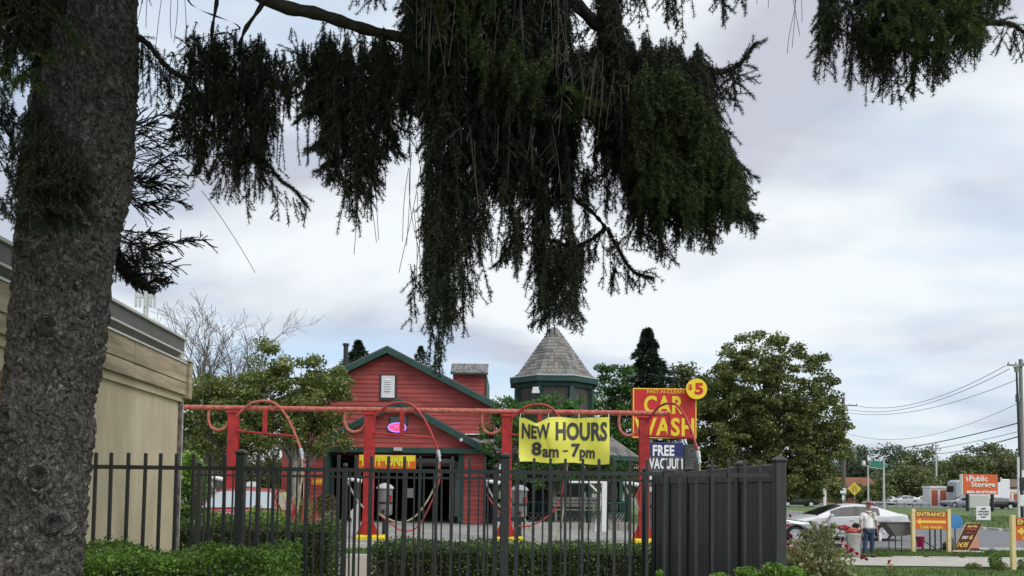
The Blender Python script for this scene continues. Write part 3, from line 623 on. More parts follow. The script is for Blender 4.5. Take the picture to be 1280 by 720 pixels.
def ring(prof, m, name):
    mb = MB(); V = [p for r, z in prof for p in octo(r, z)]; n = len(prof)
    mb.add(V, [(i*8+k, i*8+(k+1) % 8, ((i+1) % n)*8+(k+1) % 8, ((i+1) % n)*8+k) for i in range(n) for k in range(8)]); return mb.build(name, m, pv)
# upper cone
shingled([(2.05, 6.62), (1.80, 6.80), (.62, 8.45), (.14, 9.1)], .2, 'roof_shingles')
ring([(2.18, 6.34), (2.18, 6.56), (2.02, 6.62), (1.2, 6.6), (1.2, 6.3)], M_green, 'eave')
ring([(2.21, 6.57), (2.21, 6.62), (2.0, 6.66), (2.0, 6.60)], mat('flashing', (.42,.48,.46), .5), 'eave_flashing')
ring([(1.9, 6.15), (1.9, 6.34), (1.6, 6.34), (1.6, 6.15)], M_green, 'frieze')
for k, (x, y, _) in enumerate(octo(1.82, 0)):
    MB().cbox(-.11, .11, -.11, .11, 4.6, 6.15, .01).build('corner_post', M_green, pv, False, (x, y, 0), (0, 0, rad(22.5+45*k)))
W8 = octo(1.72, 0)
for k in range(8):
    a, b = Vector(W8[k]), Vector(W8[(k+1) % 8]); c = (a+b)/2; ang = math.atan2((b-a).y, (b-a).x)
    wn = MB().box(-.56, .56, -.03, .03, 4.6, 6.15).build('drum_window', mat('brown_screen', (.07,.055,.045), .5, var=.2), pv, False, tuple(c), (0, 0, ang))
    MB().box(-.02, .02, -.045, .045, 4.6, 6.15).build('mullion', M_green, wn)
MB().cbox(-1.05, -.72, -1.95, -1.80, 5.78, 5.92, .01).cbox(-1.02, -.75, -1.93, -1.80, 5.93, 6.06, .01).build('wall_lamp', M_white, pv)
# lower roof + posts + rail
shingled([(4.05, 3.05), (2.9, 3.85), (1.75, 4.62)], .24, 'lower_roof_shingles')
ring([(4.15, 2.82), (4.15, 3.0), (3.9, 3.04), (3.3, 3.0), (3.3, 2.82)], M_green, 'lower_eave')
O8 = octo(3.6, 0)
for k, (x, y, _) in enumerate(O8):
    MB().cbox(-.09, .09, -.09, .09, 0, 2.82, .01).build('porch_post', M_green, pv, False, (x, y, 0), (0, 0, rad(22.5+45*k)))
ring([(3.7, -.5), (3.7, .12), (.1, .12), (.1, -.5)], M_conc, 'base_slab')
for k in range(8):
    a, b = Vector(O8[k]), Vector(O8[(k+1) % 8]); c = (a+b)/2; ang = math.atan2((b-a).y, (b-a).x); hl = (b-a).length/2-.1
    rl = MB().box(-hl, hl, -.03, .03, .95, 1.03).box(-hl, hl, -.03, .03, .5, .56).build('railing', M_green, pv, False, tuple(c), (0, 0, ang))
    for j in range(12): x_ = -hl+(j+.5)*2*hl/12; MB().box(x_-.015, x_+.015, -.015, .015, .561, .949).build('baluster', M_green, rl)
    lt = MB()
    for j in range(-3, 14):
        x_ = -hl+j*.22
        for sg in (-1, 1):
            p0, p1 = (x_, .5), (x_+.38, .12)
            if sg < 0: p0, p1 = (x_+.38, .5), (x_, .12)
            if -hl <= min(p0[0], p1[0]) and max(p0[0], p1[0]) <= hl: lt.tube([(p0[0], sg*.012, p0[1]), (p1[0], sg*.012, p1[1])], .014, 4)
    o = lt.build('lattice', M_grey, rl); o['kind'] = 'stuff'
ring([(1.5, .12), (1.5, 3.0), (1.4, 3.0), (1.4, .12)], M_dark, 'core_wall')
MB().box(-.35, .35, -1.52, -1.41, 1.3, 2.2).build('core_window', M_darkgl, pv)
# bench in front of the pavilion, white frame
bn = thing('park_bench', 'weathered grey bench in front of the pavilion, left of the white post', 'bench', (P(722, 640, 31.6).x, 31.8, 0))
M_wood = mat('grey_wood', (.22,.2,.17), .85, var=.25, scale=12)
for k in range(4): MB().cbox(-.95, .95, -.28+k*.14, -.16+k*.14, .72, .76, .005).build('seat_slat', M_wood, bn)
for k in range(3): MB().cbox(-.95, .95, .32, .35, .85+k*.14, .96+k*.14, .005).build('back_slat', M_wood, bn)
for s in (-.85, .85): MB().cbox(s-.04, s+.04, -.25, -.17, 0, .72, .005).build('leg', M_wood, bn); MB().cbox(s-.04, s+.04, .36, .43, 0, 1.3, .005).build('leg', M_wood, bn)
wf = thing('support_post', 'white painted post with bracket and short top beam beside the bench', 'post', (P(755, 660, 29.5).x, 29.5, 0))
MB().cbox(-.09, .09, -.09, .09, 0, 1.78, .01).build('upright', M_white, wf); MB().cbox(-1.3, .1, -.06, .06, 1.785, 1.87, .01).build('beam', M_white, wf)
MB().tube([(-.55, 0, 1.77), (-.08, 0, 1.3)], .035, 4).build('brace', M_white, wf); MB().tube([(-.32, 0, .0), (-.12, 0, 1.2)], .045, 4).build('stay', M_white, wf)
# ================================================================ ROADSIDE SIGNS
def panel_sign(name, label, cat, c, w, h, m, parts, depth=.12, poles=None, frame=None, polem=None, pole_z=-.45):
    t = thing(name, label, cat, (c.x, c.y, 0)); MB().cbox(-w/2, w/2, -depth/2, depth/2, c.z-h/2, c.z+h/2, .012).build('panel', m, t)
    if frame: 
        f, e = frame; d = -depth/2-.012
        for a in ((-w/2+.01, w/2-.01, c.z+h/2-e-.01, c.z+h/2-.01), (-w/2+.01, w/2-.01, c.z-h/2+.01, c.z-h/2+e+.01), (-w/2+.01, -w/2+e+.01, c.z-h/2+e+.012, c.z+h/2-e-.012), (w/2-e-.01, w/2-.01, c.z-h/2+e+.012, c.z+h/2-e-.012)):
            MB().box(a[0], a[1], d, d+.0115, a[2], a[3]).build('frame_strip', f, t)
    for q_ in parts: s, tw, th, tx, tz, tm, bo = q_[:7]; text(s, tw, th, tm, t, (tx, -depth/2-.002, c.z+tz), bo, .012, q_[7] if len(q_) > 7 else 1.0)
    for px0 in (poles or []): MB().tube([(px0, 0.0, pole_z), (px0, 0.0, c.z-h/2-.002)], .08, 8).build('pole', polem or M_grey, t, True)
    return t
c = P(830, 517, 30); k_ = .030
sg = panel_sign('car_wash_sign', 'tall red sign with big yellow CAR WASH lettering on a pole', 'sign', c, 80*k_, 63*k_, M_redsign,
    [('FAST-N-CLEAN', 46*k_, 4.6*k_, 1*k_, 27.2*k_, M_ylet, .005, 1.05), ('CAR', 50*k_, 23*k_, -1*k_, 10.5*k_, M_ylet, .03, 1.08), ('WASH', 75*k_, 23*k_, -.5*k_, -17*k_, M_ylet, .03, 1.08)], .25, [-.5, .6], (M_ylet, .04))
c2 = P(871, 486, 29.6); d5 = thing('price_disc', 'round yellow disc with red $5 at the top right corner of the red sign', 'sign', (c2.x, 29.6, 0))
MB().tube([(0, 0, c2.z), (0, .12, c2.z)], 13*.0296, 32).build('disc', mat('bright_yellow', (.9,.65,.02), .4), d5)
text('5', 11*.0296, 15*.0296, M_redsign, d5, (.08, -.004, c2.z), .05); text('$', 5*.0296, 8*.0296, M_redsign, d5, (-8.2*.0296, -.004, c2.z+.05), .03); MB().box(-.05, .05, .121, .27, c2.z-.4, c2.z-.3).build('bracket', M_grey, d5)
M_navy = mat('navy_board', (.02,.022,.13), .5); M_w2 = mat('white_lettering', (.85,.85,.85), .5)
c = P(832, 571.5, 29); k_ = .029
t = panel_sign('vacuum_sign', 'navy and grey board reading FREE VACUUM below the red CAR WASH sign', 'sign', c, 44*k_, 37*k_, mat('dark_grey_board', (.07,.075,.085), .5),
    [('FREE', 27*k_, 13.5*k_, -3*k_, 8.3*k_, M_w2, .035, 1.05), ('VACUUM', 42*k_, 13.5*k_, 0, -8*k_, M_w2, .03, 1.06)], .1, [-.45, .45])
MB().box(-21.8*k_, 21.8*k_, -.0515, -.0505, c.z+1*k_, c.z+18*k_).build('upper_field', M_navy, t)
c = P(831, 597, 28.8); t = panel_sign('white_board', 'low white board under the navy FREE VACUUM board', 'sign', c, 1.2, .26, M_white, [], .06, [-.4, .4])
c = P(863, 574, 31); t = panel_sign('grey_cabinet', 'dark grey ribbed cabinet standing right of the FREE VACUUM board', 'cabinet', c, 17*.031, 36*.031, mat('slate_plastic', (.06,.065,.065), .6), [], .4, [0])
for i, dz in enumerate((.3,)): MB().tube([(.12*math.cos(a), -.205, c.z+.28+.12*math.sin(a)) for a in [2*math.pi*q/16 for q in range(17)]], .012, 5).build('vent_ring', M_grey, t)
for i in range(4): MB().box(-.1, .12, -.215, -.201, c.z-.05-i*.1, c.z-.03-i*.1).build('rib', M_grey, t)
# entrance signs ---------------------------------------------------
M_cream = mat('cream_post', (.78,.62,.3), .6, var=.08, scale=8); M_osign = mat('orange_sign', (.68,.13,.012), .5, var=.05); M_arrow = mat('pale_yellow_arrow', (.9,.62,.12), .5)
def entrance(label, px0, base, Y):
    x0 = P(px0, base, Y).x; g = G(x0, Y); t = thing('entrance_sign', label, 'sign', (x0, Y, g), 0, 'orange entrance signs on cream posts'); W_ = 1.26
    for xx in (0, W_): MB().cbox(xx-.06, xx+.06, -.06, .06, 0, 1.53, .008).build('post', M_cream, t)
    MB().cbox(.062, W_-.062, -.025, .025, .82, 1.46, .004).build('panel', M_osign, t)
    MB().box(.09, W_-.09, -.0295, -.0255, 1.25, 1.44).build('top_band', mat('brown_band', (.2,.05,.02), .5), t)
    text('ENTRANCE', W_-.24, .145, M_arrow, t, (W_/2, -.031, 1.345), .035, .006)
    MB().prism([(.10, 1.08), (.26, 1.20), (.26, 1.125), (W_-.1, 1.125), (W_-.1, 1.035), (.26, 1.035), (.26, .96)], -.032, -.0255).build('arrow', M_arrow, t)
    text('CAR WASH', .78, .10, M_arrow, t, (W_/2, -.028, .885), .03, .006); return t
entrance('orange ENTRANCE CAR WASH arrow sign between two cream posts, nearer the white sedan', 1141.5, 687, 28.4)
entrance('orange ENTRANCE arrow sign cut off by the right edge, beside small shrubs', 1266.5, 711, 22.6)
# ================================================================ CARS
M_tyre = mat('tyre', (.018,.018,.018), .85, var=.2); M_rim = mat('alloy', (.62,.63,.65), .3, metal=.3); M_glass = mat('car_glass', (.012,.014,.016), .06, spec=.35)
M_head = mat('headlamp', (.6,.63,.65), .1, metal=.3, spec=.8); M_tail = mat('tail_lamp', (.4,.01,.01), .2); M_arch = mat('wheel_well', (.01,.01,.01), .95)
def interp(pts_, x): return float(np.interp(x, [p[0] for p in pts_], [p[1] for p in pts_]))
def car(name, label, loc, rz, paint, L=4.9, Wd=.93, top=None, belt=None, wheels=(.95, 3.86), wr=.335, cab=(1.35, 4.45), glass=None, group=None, ws=(1.5, 2.3), rw=(3.7, 4.35), sidew=((2.0, 2.95), (3.02, 3.75)), detail=True):
    """front at local x=0, rear at x=L, centred on y"""
    t = thing(name, label, 'car', loc, rz, group); glass = glass or M_glass
    top = top or [(0, .60), (.06, .72), (.5, .84), (1.3, .95), (1.5, 1.0), (1.9, 1.2), (2.35, 1.40), (2.8, 1.455), (3.3, 1.44), (3.7, 1.37), (4.35, 1.13), (4.7, 1.09), (4.86, 1.05), (4.9, .85)]
    belt = belt or [(0, .56), (.06, .66), (.5, .78), (1.3, .88), (2.5, .93), (3.7, .98), (4.5, 1.0), (4.85, .96), (4.9, .78)]
    def sec(x):
        zt, zb = interp(top, x), interp(belt, x); zt = max(zt, zb+.02)
        w = Wd*(1-.16*max(0, 1-x/.55)**2-.12*max(0, 1-(L-x)/.5)**2); c = max(0, min(1, (zt-zb-.08)/.36))
        zs = .20+.12*max(0, 1-x/.4)+.12*max(0, 1-(L-x)/.5)
        for xw in wheels:
            d = abs(x-xw)
            if d < wr+.05: zs = max(zs, math.sqrt((wr+.05)**2-d*d)+wr-.02)
        wt = w*(.93-.2*c); ze = zb+(zt-zb)*(.90 if c > .1 else .5)
        zs = min(zs, zb-.05)
        return [(w*.93, zs), (w*.985, zs+(zb-zs)*.25), (w, zs+(zb-zs)*.62), (w*.975, zb-.015), (w*.95, zb), (wt, ze), (wt*.84, zt-.012), (wt*.45, zt), (0, zt+.012*c+.004)]
    xs = sorted(set([round(v, 3) for v in list(np.linspace(0, L, 50))+[xw+s*(wr+.05)*k for xw in wheels for s in (-1, 1) for k in (1.001, .98, .9, .75, .5, 0)]+[p[0] for p in top] if 0 <= v <= L]))
    mb = MB(); S = [sec(x) for x in xs]; m = 9
    for x, s in zip(xs, S):
        mb.v += [(x, -y, z) for y, z in s]+[(x, y, z) for y, z in reversed(s[:-1])]
    K = 17
    for i in range(len(xs)-1):
        for k in range(K-1): mb.f.append((i*K+k, i*K+k+1, (i+1)*K+k+1, (i+1)*K+k)); mb.m.append(0)
        mb.f.append((i*K+K-1, i*K, (i+1)*K, (i+1)*K+K-1)); mb.m.append(1)
    mb.f += [tuple(range(K)), tuple(range((len(xs)-1)*K, len(xs)*K))]; mb.m += [0, 0]
    mb.build('body', [paint, M_arch], t, True)
    def side_glass(x0, x1, sgn, nm='side_window'):
        g = MB(); n = 10
        for i in range(n+1):
            x = x0+(x1-x0)*i/n; s = sec(x); a, b = Vector((s[4][0], s[4][1])), Vector((s[5][0], s[5][1])); d = (b-a); nn = Vector((d.y, -d.x)).normalized()*.022
            for v in (.10, .90): p_ = a+d*v+nn; g.v.append((x+(.0), sgn*p_.x, p_.y))
        g.f += [(i*2, i*2+1, i*2+3, i*2+2) for i in range(n)]; g.m += [0]*n; g.build(nm, glass, t)
    for sgn in (-1, 1):
        for a, b in sidew: side_glass(a, b, sgn)
    def top_glass(x0, x1, nm):
        g = MB(); n = 8
        for i in range(n+1):
            x = x0+(x1-x0)*i/n; s = sec(x); row = [s[5], s[6], s[7], s[8]]
            row = [(-y*.94, z) for y, z in row]+[(y*.94, z) for y, z in reversed(row[:-1])]
            for y, z in row: g.v.append((x+(-.006 if x < L/2 else .006), y, z+.022))
        g.f += [(i*7+k, i*7+k+1, (i+1)*7+k+1, (i+1)*7+k) for i in range(n) for k in range(6)]; g.m += [0]*(n*6); g.build(nm, glass, t, True)
    if len(sidew) > 1 and detail:
        for sgn in (-1, 1): _g = glass; glass = M_black; side_glass(sidew[0][1]+.01, sidew[1][0]-.01, sgn, 'pillar_trim'); glass = _g
    top_glass(*ws, 'windscreen'); top_glass(*rw, 'rear_window')
    for xw in wheels:
        for sgn in (-1, 1):
            y = sgn*(Wd-.13); R = Matrix.Translation((xw, y, wr)) @ Matrix.Rotation(rad(90)*(-sgn), 4, 'X')
            w = MB().lathe([(wr*.6, -.1), (wr*.95, -.1), (wr, -.06), (wr, .07), (wr*.95, .105), (wr*.72, .11), (wr*.70, .06)], 28, M=R).build('tyre', M_tyre, t, True)
            r = MB().lathe([(wr*.72, .085), (wr*.72, .112), (wr*.66, .112), (wr*.64, .07)], 28, M=R).lathe([(.06, .05), (.06, .1), (.03, .115)], 12, M=R)
            for q in range(10 if detail else 5):
                a = 2*math.pi*q/(10 if detail else 5); r.add([(.05*math.cos(a+.5), .05*math.sin(a+.5), .085), (.05*math.cos(a-.5), .05*math.sin(a-.5), .085), (wr*.66*math.cos(a-.11), wr*.66*math.sin(a-.11), .1), (wr*.66*math.cos(a+.11), wr*.66*math.sin(a+.11), .1)], [(0,1,2,3)], 0, R)
            r.build('rim', M_rim, w, True)
    if not detail: return t
    for sgn in (-1, 1):
        s = sec(.22); MB().add([(.05, sgn*Wd*.55, .60), (.03, sgn*Wd*.72, .60), (.42, sgn*Wd*.965, .66), (.62, sgn*Wd*.975, .76), (.18, sgn*Wd*.80, .745), (.07, sgn*Wd*.6, .72)], [(0,1,4,5), (1,2,3,4)]).build('headlight', M_head, t)
        MB().add([(L+.008, sgn*Wd*.5, .86), (L-.0, sgn*Wd*.82, .86), (L-.42, sgn*Wd*.985, .90), (L-.5, sgn*Wd*.965, .97), (L-.08, sgn*Wd*.82, .98), (L+.005, sgn*Wd*.5, .95)], [(0,1,4,5), (1,2,3,4)]).build('tail_light', M_tail, t)
        xm = ws[0]+.42; MB().cbox(xm, xm+.14, sgn*(Wd+.10)-.09, sgn*(Wd+.10)+.09, .93, 1.06, .025).cbox(xm+.02, xm+.1, sgn*(Wd-.02)-.06, sgn*(Wd-.02)+.06, .93, .97, .008).build('mirror', paint, t, True)
        for xd in (3.55, 2.6): MB().cbox(xd, xd+.17, sgn*(Wd*1.0)-.018, sgn*(Wd*1.0)+.018, .80, .825, .006).build('door_handle', M_chrome, t)
        MB().box(wheels[0]+wr+.15, wheels[1]-wr-.15, sgn*Wd*.99-.012, sgn*Wd*.99+.012, .30, .335).build('sill_trim', M_chrome, t)
    MB().cbox(-.015, .02, -.42, .42, .36, .60, .006).build('grille', M_black, t)
    return t
P_white = mat('white_car_paint', (.58,.59,.60), .3, var=.03, coat=.25); P_silver = mat('silver_car_paint', (.42,.44,.46), .25, metal=.6, coat=.6)
P_red = mat('red_car_paint', (.38,.02,.025), .3, coat=.6, var=.1); P_black = mat('black_car_paint', (.012,.013,.015), .2, coat=.6); P_grey = mat('grey_car_paint', (.2,.21,.22), .3, metal=.4, coat=.5)
Ys = 33.3; xf = P(973, 650, Ys).x
car('parked_car', 'white sedan seen side on with chrome spoked wheels, behind the man in the white shirt', (xf, Ys, G(xf+2, Ys)+.02), rad(2), P_white, L=5.1, wheels=(.95, 4.02), ws=(1.3, 2.35), rw=(3.95, 4.6), sidew=((1.85, 2.82), (2.98, 3.85)),
    top=[(0, .60), (.06, .72), (.5, .86), (1.2, .98), (1.35, 1.03), (1.8, 1.22), (2.35, 1.41), (2.9, 1.47), (3.4, 1.45), (3.9, 1.37), (4.6, 1.13), (4.9, 1.10), (5.06, 1.06), (5.1, .85)],
    belt=[(0, .56), (.06, .66), (.5, .80), (1.3, .90), (2.5, .94), (3.9, .99), (4.7, 1.02), (5.05, .97), (5.1, .78)])
xs_ = P(1029, 660, 30.6).x
car('parked_car', 'silver car nose partly hidden behind the charcoal wall and rose bush', (xs_, 31.3, G(xs_, 31)+.02), rad(172), P_silver, cab=(1.2, 4))
xl = P(306, 640, 17.2).x
car('parked_car', 'red car facing the fence with reflection painted into its windscreen, left of the building', (xl+.05, 16.0, .0), rad(98), P_red, L=4.5, Wd=.88,
    top=[(0, .7), (.1, .85), (.6, .98), (1.0, 1.03), (1.2, 1.1), (1.75, 1.42), (2.2, 1.50), (3.4, 1.50), (4.2, 1.38), (4.45, 1.0), (4.5, .8)],
    belt=[(0, .62), (.1, .78), (.6, .9), (1.2, .96), (4.4, 1.0), (4.5, .75)], wheels=(.85, 3.6), ws=(1.12, 1.74), rw=(3.9, 4.25), sidew=((1.6, 2.5), (2.58, 3.4)),
    glass=mat('painted_reflection_glass', (.35,.40,.42), .08, spec=1.0))  # pale base colour stands in for the sky reflected in the glass
# far cars: one small sedan copied
def far_xy(px, Y): p = P(px, 625, Y); return p.x
fc = car('far_car', 'black car parked furthest right on the lot behind the grass bank', (far_xy(1192, 104), 107, G(60, 107)+.04), 0, P_black, detail=False, group='cars parked beyond the grass bank')
def far_car(px, Y, rz, paint, label, lift=.04, sc=1):
    o = copy_tree(fc); x = far_xy(px, Y); o.location = (x, Y, G(x, Y)+lift); o.rotation_euler = (0, 0, rz); o.scale = (sc,)*3; o['label'] = label
    for c in o.children:
        if c.name.startswith('body'): c.data = c.data.copy(); c.data.materials[0] = paint
    return o
fc.location = (far_xy(1222, 100), 100.5, G(60, 100)+.04)
far_car(1178, 112, rad(8), P_grey, 'dark grey car left of the white box truck beyond the grass bank')
far_car(1192, 109, rad(-70), P_silver, 'silver car nose-on below the white box truck')
far_car(1152, 125, rad(0), P_white, 'white car just left of the orange storage doors', sc=.9)
far_car(1108, 122, 0, P_white, 'white car behind the guard rail, second from the left')
far_car(1082, 124, 0, P_grey, 'grey car behind the guard rail near the yellow diamond sign')
far_car(1131, 128, 0, P_silver, 'silver car behind the guard rail in the middle of the row')
far_car(972, 100, 0, P_black, 'dark car glimpsed between charcoal wall and big leafy tree')
# box truck
x = far_xy(1202, 118); tr = thing('box_truck', 'white box truck with grey rounded front parked behind the orange storage sign', 'truck', (x, 118, G(x, 118)))
MB().cbox(.3, 6.5, -1.1, 1.1, .9, 4.1, .08).build('cargo_box', M_white, tr); MB().cbox(-1.7, .25, -1.05, 1.05, .6, 3.9, .35).build('cab', mat('truck_grey', (.35,.37,.39), .4), tr, True)
for xx in (-.9, 4.8):
    for s in (-.95, .95): MB().lathe([(.2, -.12), (.48, -.12), (.48, .12), (.2, .12)], 18, M=Matrix.Translation((xx, s, .48)) @ Matrix.Rotation(rad(90), 4, 'X')).build('wheel', M_tyre, tr, True)
MB().box(-1.72, -1.705, -.9, .9, 2.1, 3.0).build('windscreen', M_glass, tr)
# guard rail
gr = thing('guard_rail', 'long grey steel guard rail along the far side of the grass', 'guard rail', (far_xy(1078, 103), 103, G(50, 103))); ln = far_xy(1162, 103)-far_xy(1078, 103)
MB().box(0, ln, -.05, .05, .55, .75).box(0, ln, -.08, -.051, .59, .71).build('rail', M_chrome, gr)
for i in range(9): MB().box(i*ln/8.01, i*ln/8.01+.12, .051, .16, 0, .72).build('post', M_grey, gr)
# ================================================================ STORAGE BUILDINGS, BRICK ROOF
M_roll = mat('orange_roller_door', (.42,.11,.06), .6, var=.1); M_cb = mat('white_block', (.72,.70,.66), .8, var=.05)
def storage(label, pxa, pxb, Y, hgt, roofz=None):
    xa, xb = far_xy(pxa, Y), far_xy(pxb, Y); g = G(xa, Y); t = thing('storage_building', label, 'storage building', (xa, Y, g)); w = xb-xa
    MB().box(0, w, .05, 2.2, 0, hgt-.35).build('wall', M_cb, t); MB().box(-.1, w+.1, -.05, 2.3, hgt-.345, hgt).build('roof', M_cb, t)
    n = max(2, round(w/1.35)); s = w/n
    for i in range(n):
        d = MB().box(i*s+.2, (i+1)*s-.2, .02, .045, 0, hgt-.6)
        for k in range(8): d.box(i*s+.2, (i+1)*s-.2, .0, .019, .1+k*(hgt-.7)/8, .1+(k+.6)*(hgt-.7)/8)
        d.build('roller_door', M_roll, t)
    return t
storage('small white storage block with three orange roller doors left of the box truck', 1163, 1185, 121, 3.0)
storage('long white storage block with orange roller doors right of the orange roadside sign', 1243, 1300, 118, 2.6)
x = far_xy(1196, 150); bb = thing('brown_roof_building', 'low brown roofed building behind the storage blocks', 'building', (x, 150, G(x, 150)))
MB().box(0, 20, 0, 12, 0, 3.3).build('wall', mat('tan_wall', (.3,.24,.18), .9), bb)
MB().add([(-.5, -.5, 3.3), (20.5, -.5, 3.3), (20.5, 12.5, 3.3), (-.5, 12.5, 3.3), (2, 5, 4.8), (18, 5, 4.8), (18, 7, 4.8), (2, 7, 4.8)], [(0,1,5,4), (1,2,6,5), (2,3,7,6), (3,0,4,7), (4,5,6,7), (3,2,1,0)]).build('roof', mat('brown_roof', (.17,.12,.095), .9, var=.15), bb)
x0, x1 = far_xy(1028, 130), far_xy(1110, 130); rbk = thing('hip_roof_house', 'low building with a broad rust-brown hipped roof beyond the dark trees', 'building', (x0, 130, G(x0, 130))); w = x1-x0
MB().box(.5, w-.5, .5, 9, 0, 1.7).build('wall', mat('brick_wall', (.2,.09,.06), .9, var=.3), rbk)
MB().add([(0, 0, 1.7), (w, 0, 1.7), (w, 10, 1.7), (0, 10, 1.7), (1.3, 4.5, 4.4), (w-1.0, 4.5, 4.4)], [(0,1,5,4), (1,2,5), (2,3,4,5), (3,0,4), (3,2,1,0)]).build('roof', mat('rust_shingles', (.25,.10,.06), .9, col2=(.17,.065,.04), scale=1.5, stretch=(.6,1,5), detail=8), rbk)
# ================================================================ ROADSIDE SIGNS, POLES, WIRES
c = P(1224, 605.5, 88); k_ = .088; M_psor = mat('orange_sign_face', (.72,.13,.035), .45)
ps = thing('storage_sign', 'large orange roadside sign reading Public Storage with white lettering', 'sign', (c.x, 88, 0))
MB().cbox(-22*k_, 22*k_, -.2, .2, c.z-12.4*k_, c.z+12.4*k_, .02).build('panel', M_psor, ps); MB().box(-23*k_, -22.05*k_, -.22, .22, c.z-12.4*k_, c.z+12.5*k_).build('edge_strip', M_white, ps)
text('Public', 23*k_, 7.2*k_, M_w2, ps, (-.2, -.205, c.z+7.2*k_), .02, .03); text('Storage', 30*k_, 8.2*k_, M_w2, ps, (.3, -.205, c.z-.8*k_), .02, .03)
text('800-44-STORE', 37*k_, 3.2*k_, M_w2, ps, (.1, -.205, c.z-9.6*k_), .05, .03)
MB().add([(-18*k_, -.21, c.z+9*k_), (-16.4*k_, -.21, c.z+10*k_), (-15.8*k_, -.21, c.z+6*k_), (-14.8*k_, -.21, c.z+7.5*k_), (-15.6*k_, -.21, c.z+3*k_), (-17*k_, -.21, c.z+5.4*k_)], [(0,1,2,5), (2,3,4,5)]).build('emblem', M_w2, ps)
for xx in (-15*k_, 16*k_): MB().tube([(xx, 0, G(c.x, 88)), (xx, 0, c.z-12.5*k_)], .18, 10).build('pole', M_black, ps, True)
MB().cbox(22.1*k_, 25.5*k_, -.15, .2, c.z+3*k_, c.z+9*k_, .02).build('side_lamp', M_black, ps)
MB().cbox(25.6*k_, 27.6*k_, -.15, .2, c.z+5*k_, c.z+9*k_, .02).build('side_plate', M_white, ps)
c = P(1224, 627, 58); g = G(c.x, 58); wb2 = thing('blank_board', 'blank pale grey square board standing under the orange storage sign', 'sign', (c.x, 58, g))
MB().cbox(-.72, .72, -.06, .06, c.z-g-.47, c.z-g+.47, .02).build('panel', mat('pale_board', (.6,.6,.57), .5), wb2)
for xx in (-.5, .5): MB().tube([(xx, 0, 0), (xx, 0, c.z-g-.46)], .04, 6).build('leg', M_grey, wb2)
c = P(1229, 641.5, 50); g = G(c.x, 50); k_ = .05; ub = thing('notice_board', 'white notice board with black lines of lettering at the road edge, below the blank board', 'sign', (c.x, 50, g))
MB().cbox(-9*k_, 9*k_, -.03, .03, c.z-g-8.5*k_, c.z-g+8.5*k_, .01).build('panel', M_white, ub)
for i, (s, w_) in enumerate((('UNITS', 6), ('AVAILABLE', 13), ('CALL TODAY', 13), ('NOW', 6))): text(s, w_*k_, 1.9*k_, M_ink, ub, (0, -.035, c.z-g+(5.5-i*3.4)*k_), .04, .01)
for xx in (-.35, .35): MB().tube([(xx, 0, 0), (xx, 0, c.z-g-8.4*k_)], .03, 6).build('leg', M_grey, ub)
# diamond sign
c = P(1068, 611, 70); g = G(c.x, 70); dm = thing('warning_sign', 'yellow diamond road sign with two converging black lines', 'road sign', (c.x, 70, g)); h = c.z-g
MB().prism([(0, h+.6), (.6, h), (0, h-.6), (-.6, h)], -.02, .02).build('panel', mat('road_yellow', (.72,.5,.06), .5), dm)
for s in (-1, 1): MB().prism([(s*.10, h-.24), (s*.19, h-.24), (s*.13, h+.28), (s*.08, h+.28)], -.03, -.0205).build('symbol', M_ink, dm)
MB().tube([(0, .05, 0), (0, .05, h+.3)], .035, 6).build('post', M_grey, dm)
c = P(1054, 613.5, 86); g = G(c.x, 86); w5 = thing('small_white_sign', 'small white rectangular road sign beside the brown utility pole', 'road sign', (c.x, 86, g)); MB().cbox(-.32, .32, -.02, .02, c.z-g-.28, c.z-g+.28, .008).build('panel', M_white, w5)
MB().tube([(0, .04, 0), (0, .04, c.z-g)], .04, 6).build('post', M_chrome, w5); MB().cbox(-.12, .12, -.02, .02, c.z-g-1.0, c.z-g-.5, .01).build('lower_plate', M_white, w5)
p0, p1 = P(1031, 629, 84), P(1031, 611, 84); wp = thing('white_post', 'slim white marker post in front of the dark shrubs', 'post', (p0.x, 84, G(p0.x, 84))); MB().cbox(-.13, .13, -.1, .1, 0, p1.z-G(p0.x, 84), .02).build('post_shaft', M_white, wp)
# lamp post and sign gantry
M_pole = mat('pale_metal_pole', (.55,.56,.54), .5, var=.1)
def up(px, py, Y): p = P(px, py, Y); return p, p.z-G(p.x, Y)
p, h = up(1085, 583, 85); g1 = thing('lamp_post', 'pale pole with two short lamp arms left of the green street sign', 'lamp post', (p.x, 85, G(p.x, 85)))
MB().tube([(0, 0, 0), (0, 0, h)], [.11, .07], 8).build('pole', M_pole, g1, True); MB().tube([(-.5, 0, h+.05), (.5, 0, h+.05)], .04, 6).build('arm', M_pole, g1)
for s in (-.45, .35): MB().lathe([(.05, .1), (.16, .15), (.18, .4), (.1, .6)], 10, c=(s, 0, h)).build('lamp_head', M_white, g1, True)
p, h = up(1104.5, 573, 80); g2 = thing('signal_mast', 'tall pale mast carrying a long green street name sign', 'mast', (p.x, 80, G(p.x, 80)))
MB().tube([(0, 0, 0), (0, 0, h)], [.13, .08], 8).build('pole', M_pole, g2, True); MB().tube([(0, 0, h-1.05), (-1.5, 0, h-.9)], .04, 6).tube([(0, 0, h-.45), (.35, 0, h-.7)], .04, 6).build('arm', M_pole, g2)
MB().cbox(-1.35, -.13, -.03, .03, h-.9, h-.28, .01).build('street_sign', mat('sign_green', (.03,.22,.14), .5), g2); MB().cbox(.12, .4, -.03, .03, h-.95, h-.5, .01).build('side_sign', mat('sign_green', (.03,.22,.14), .5), g2)
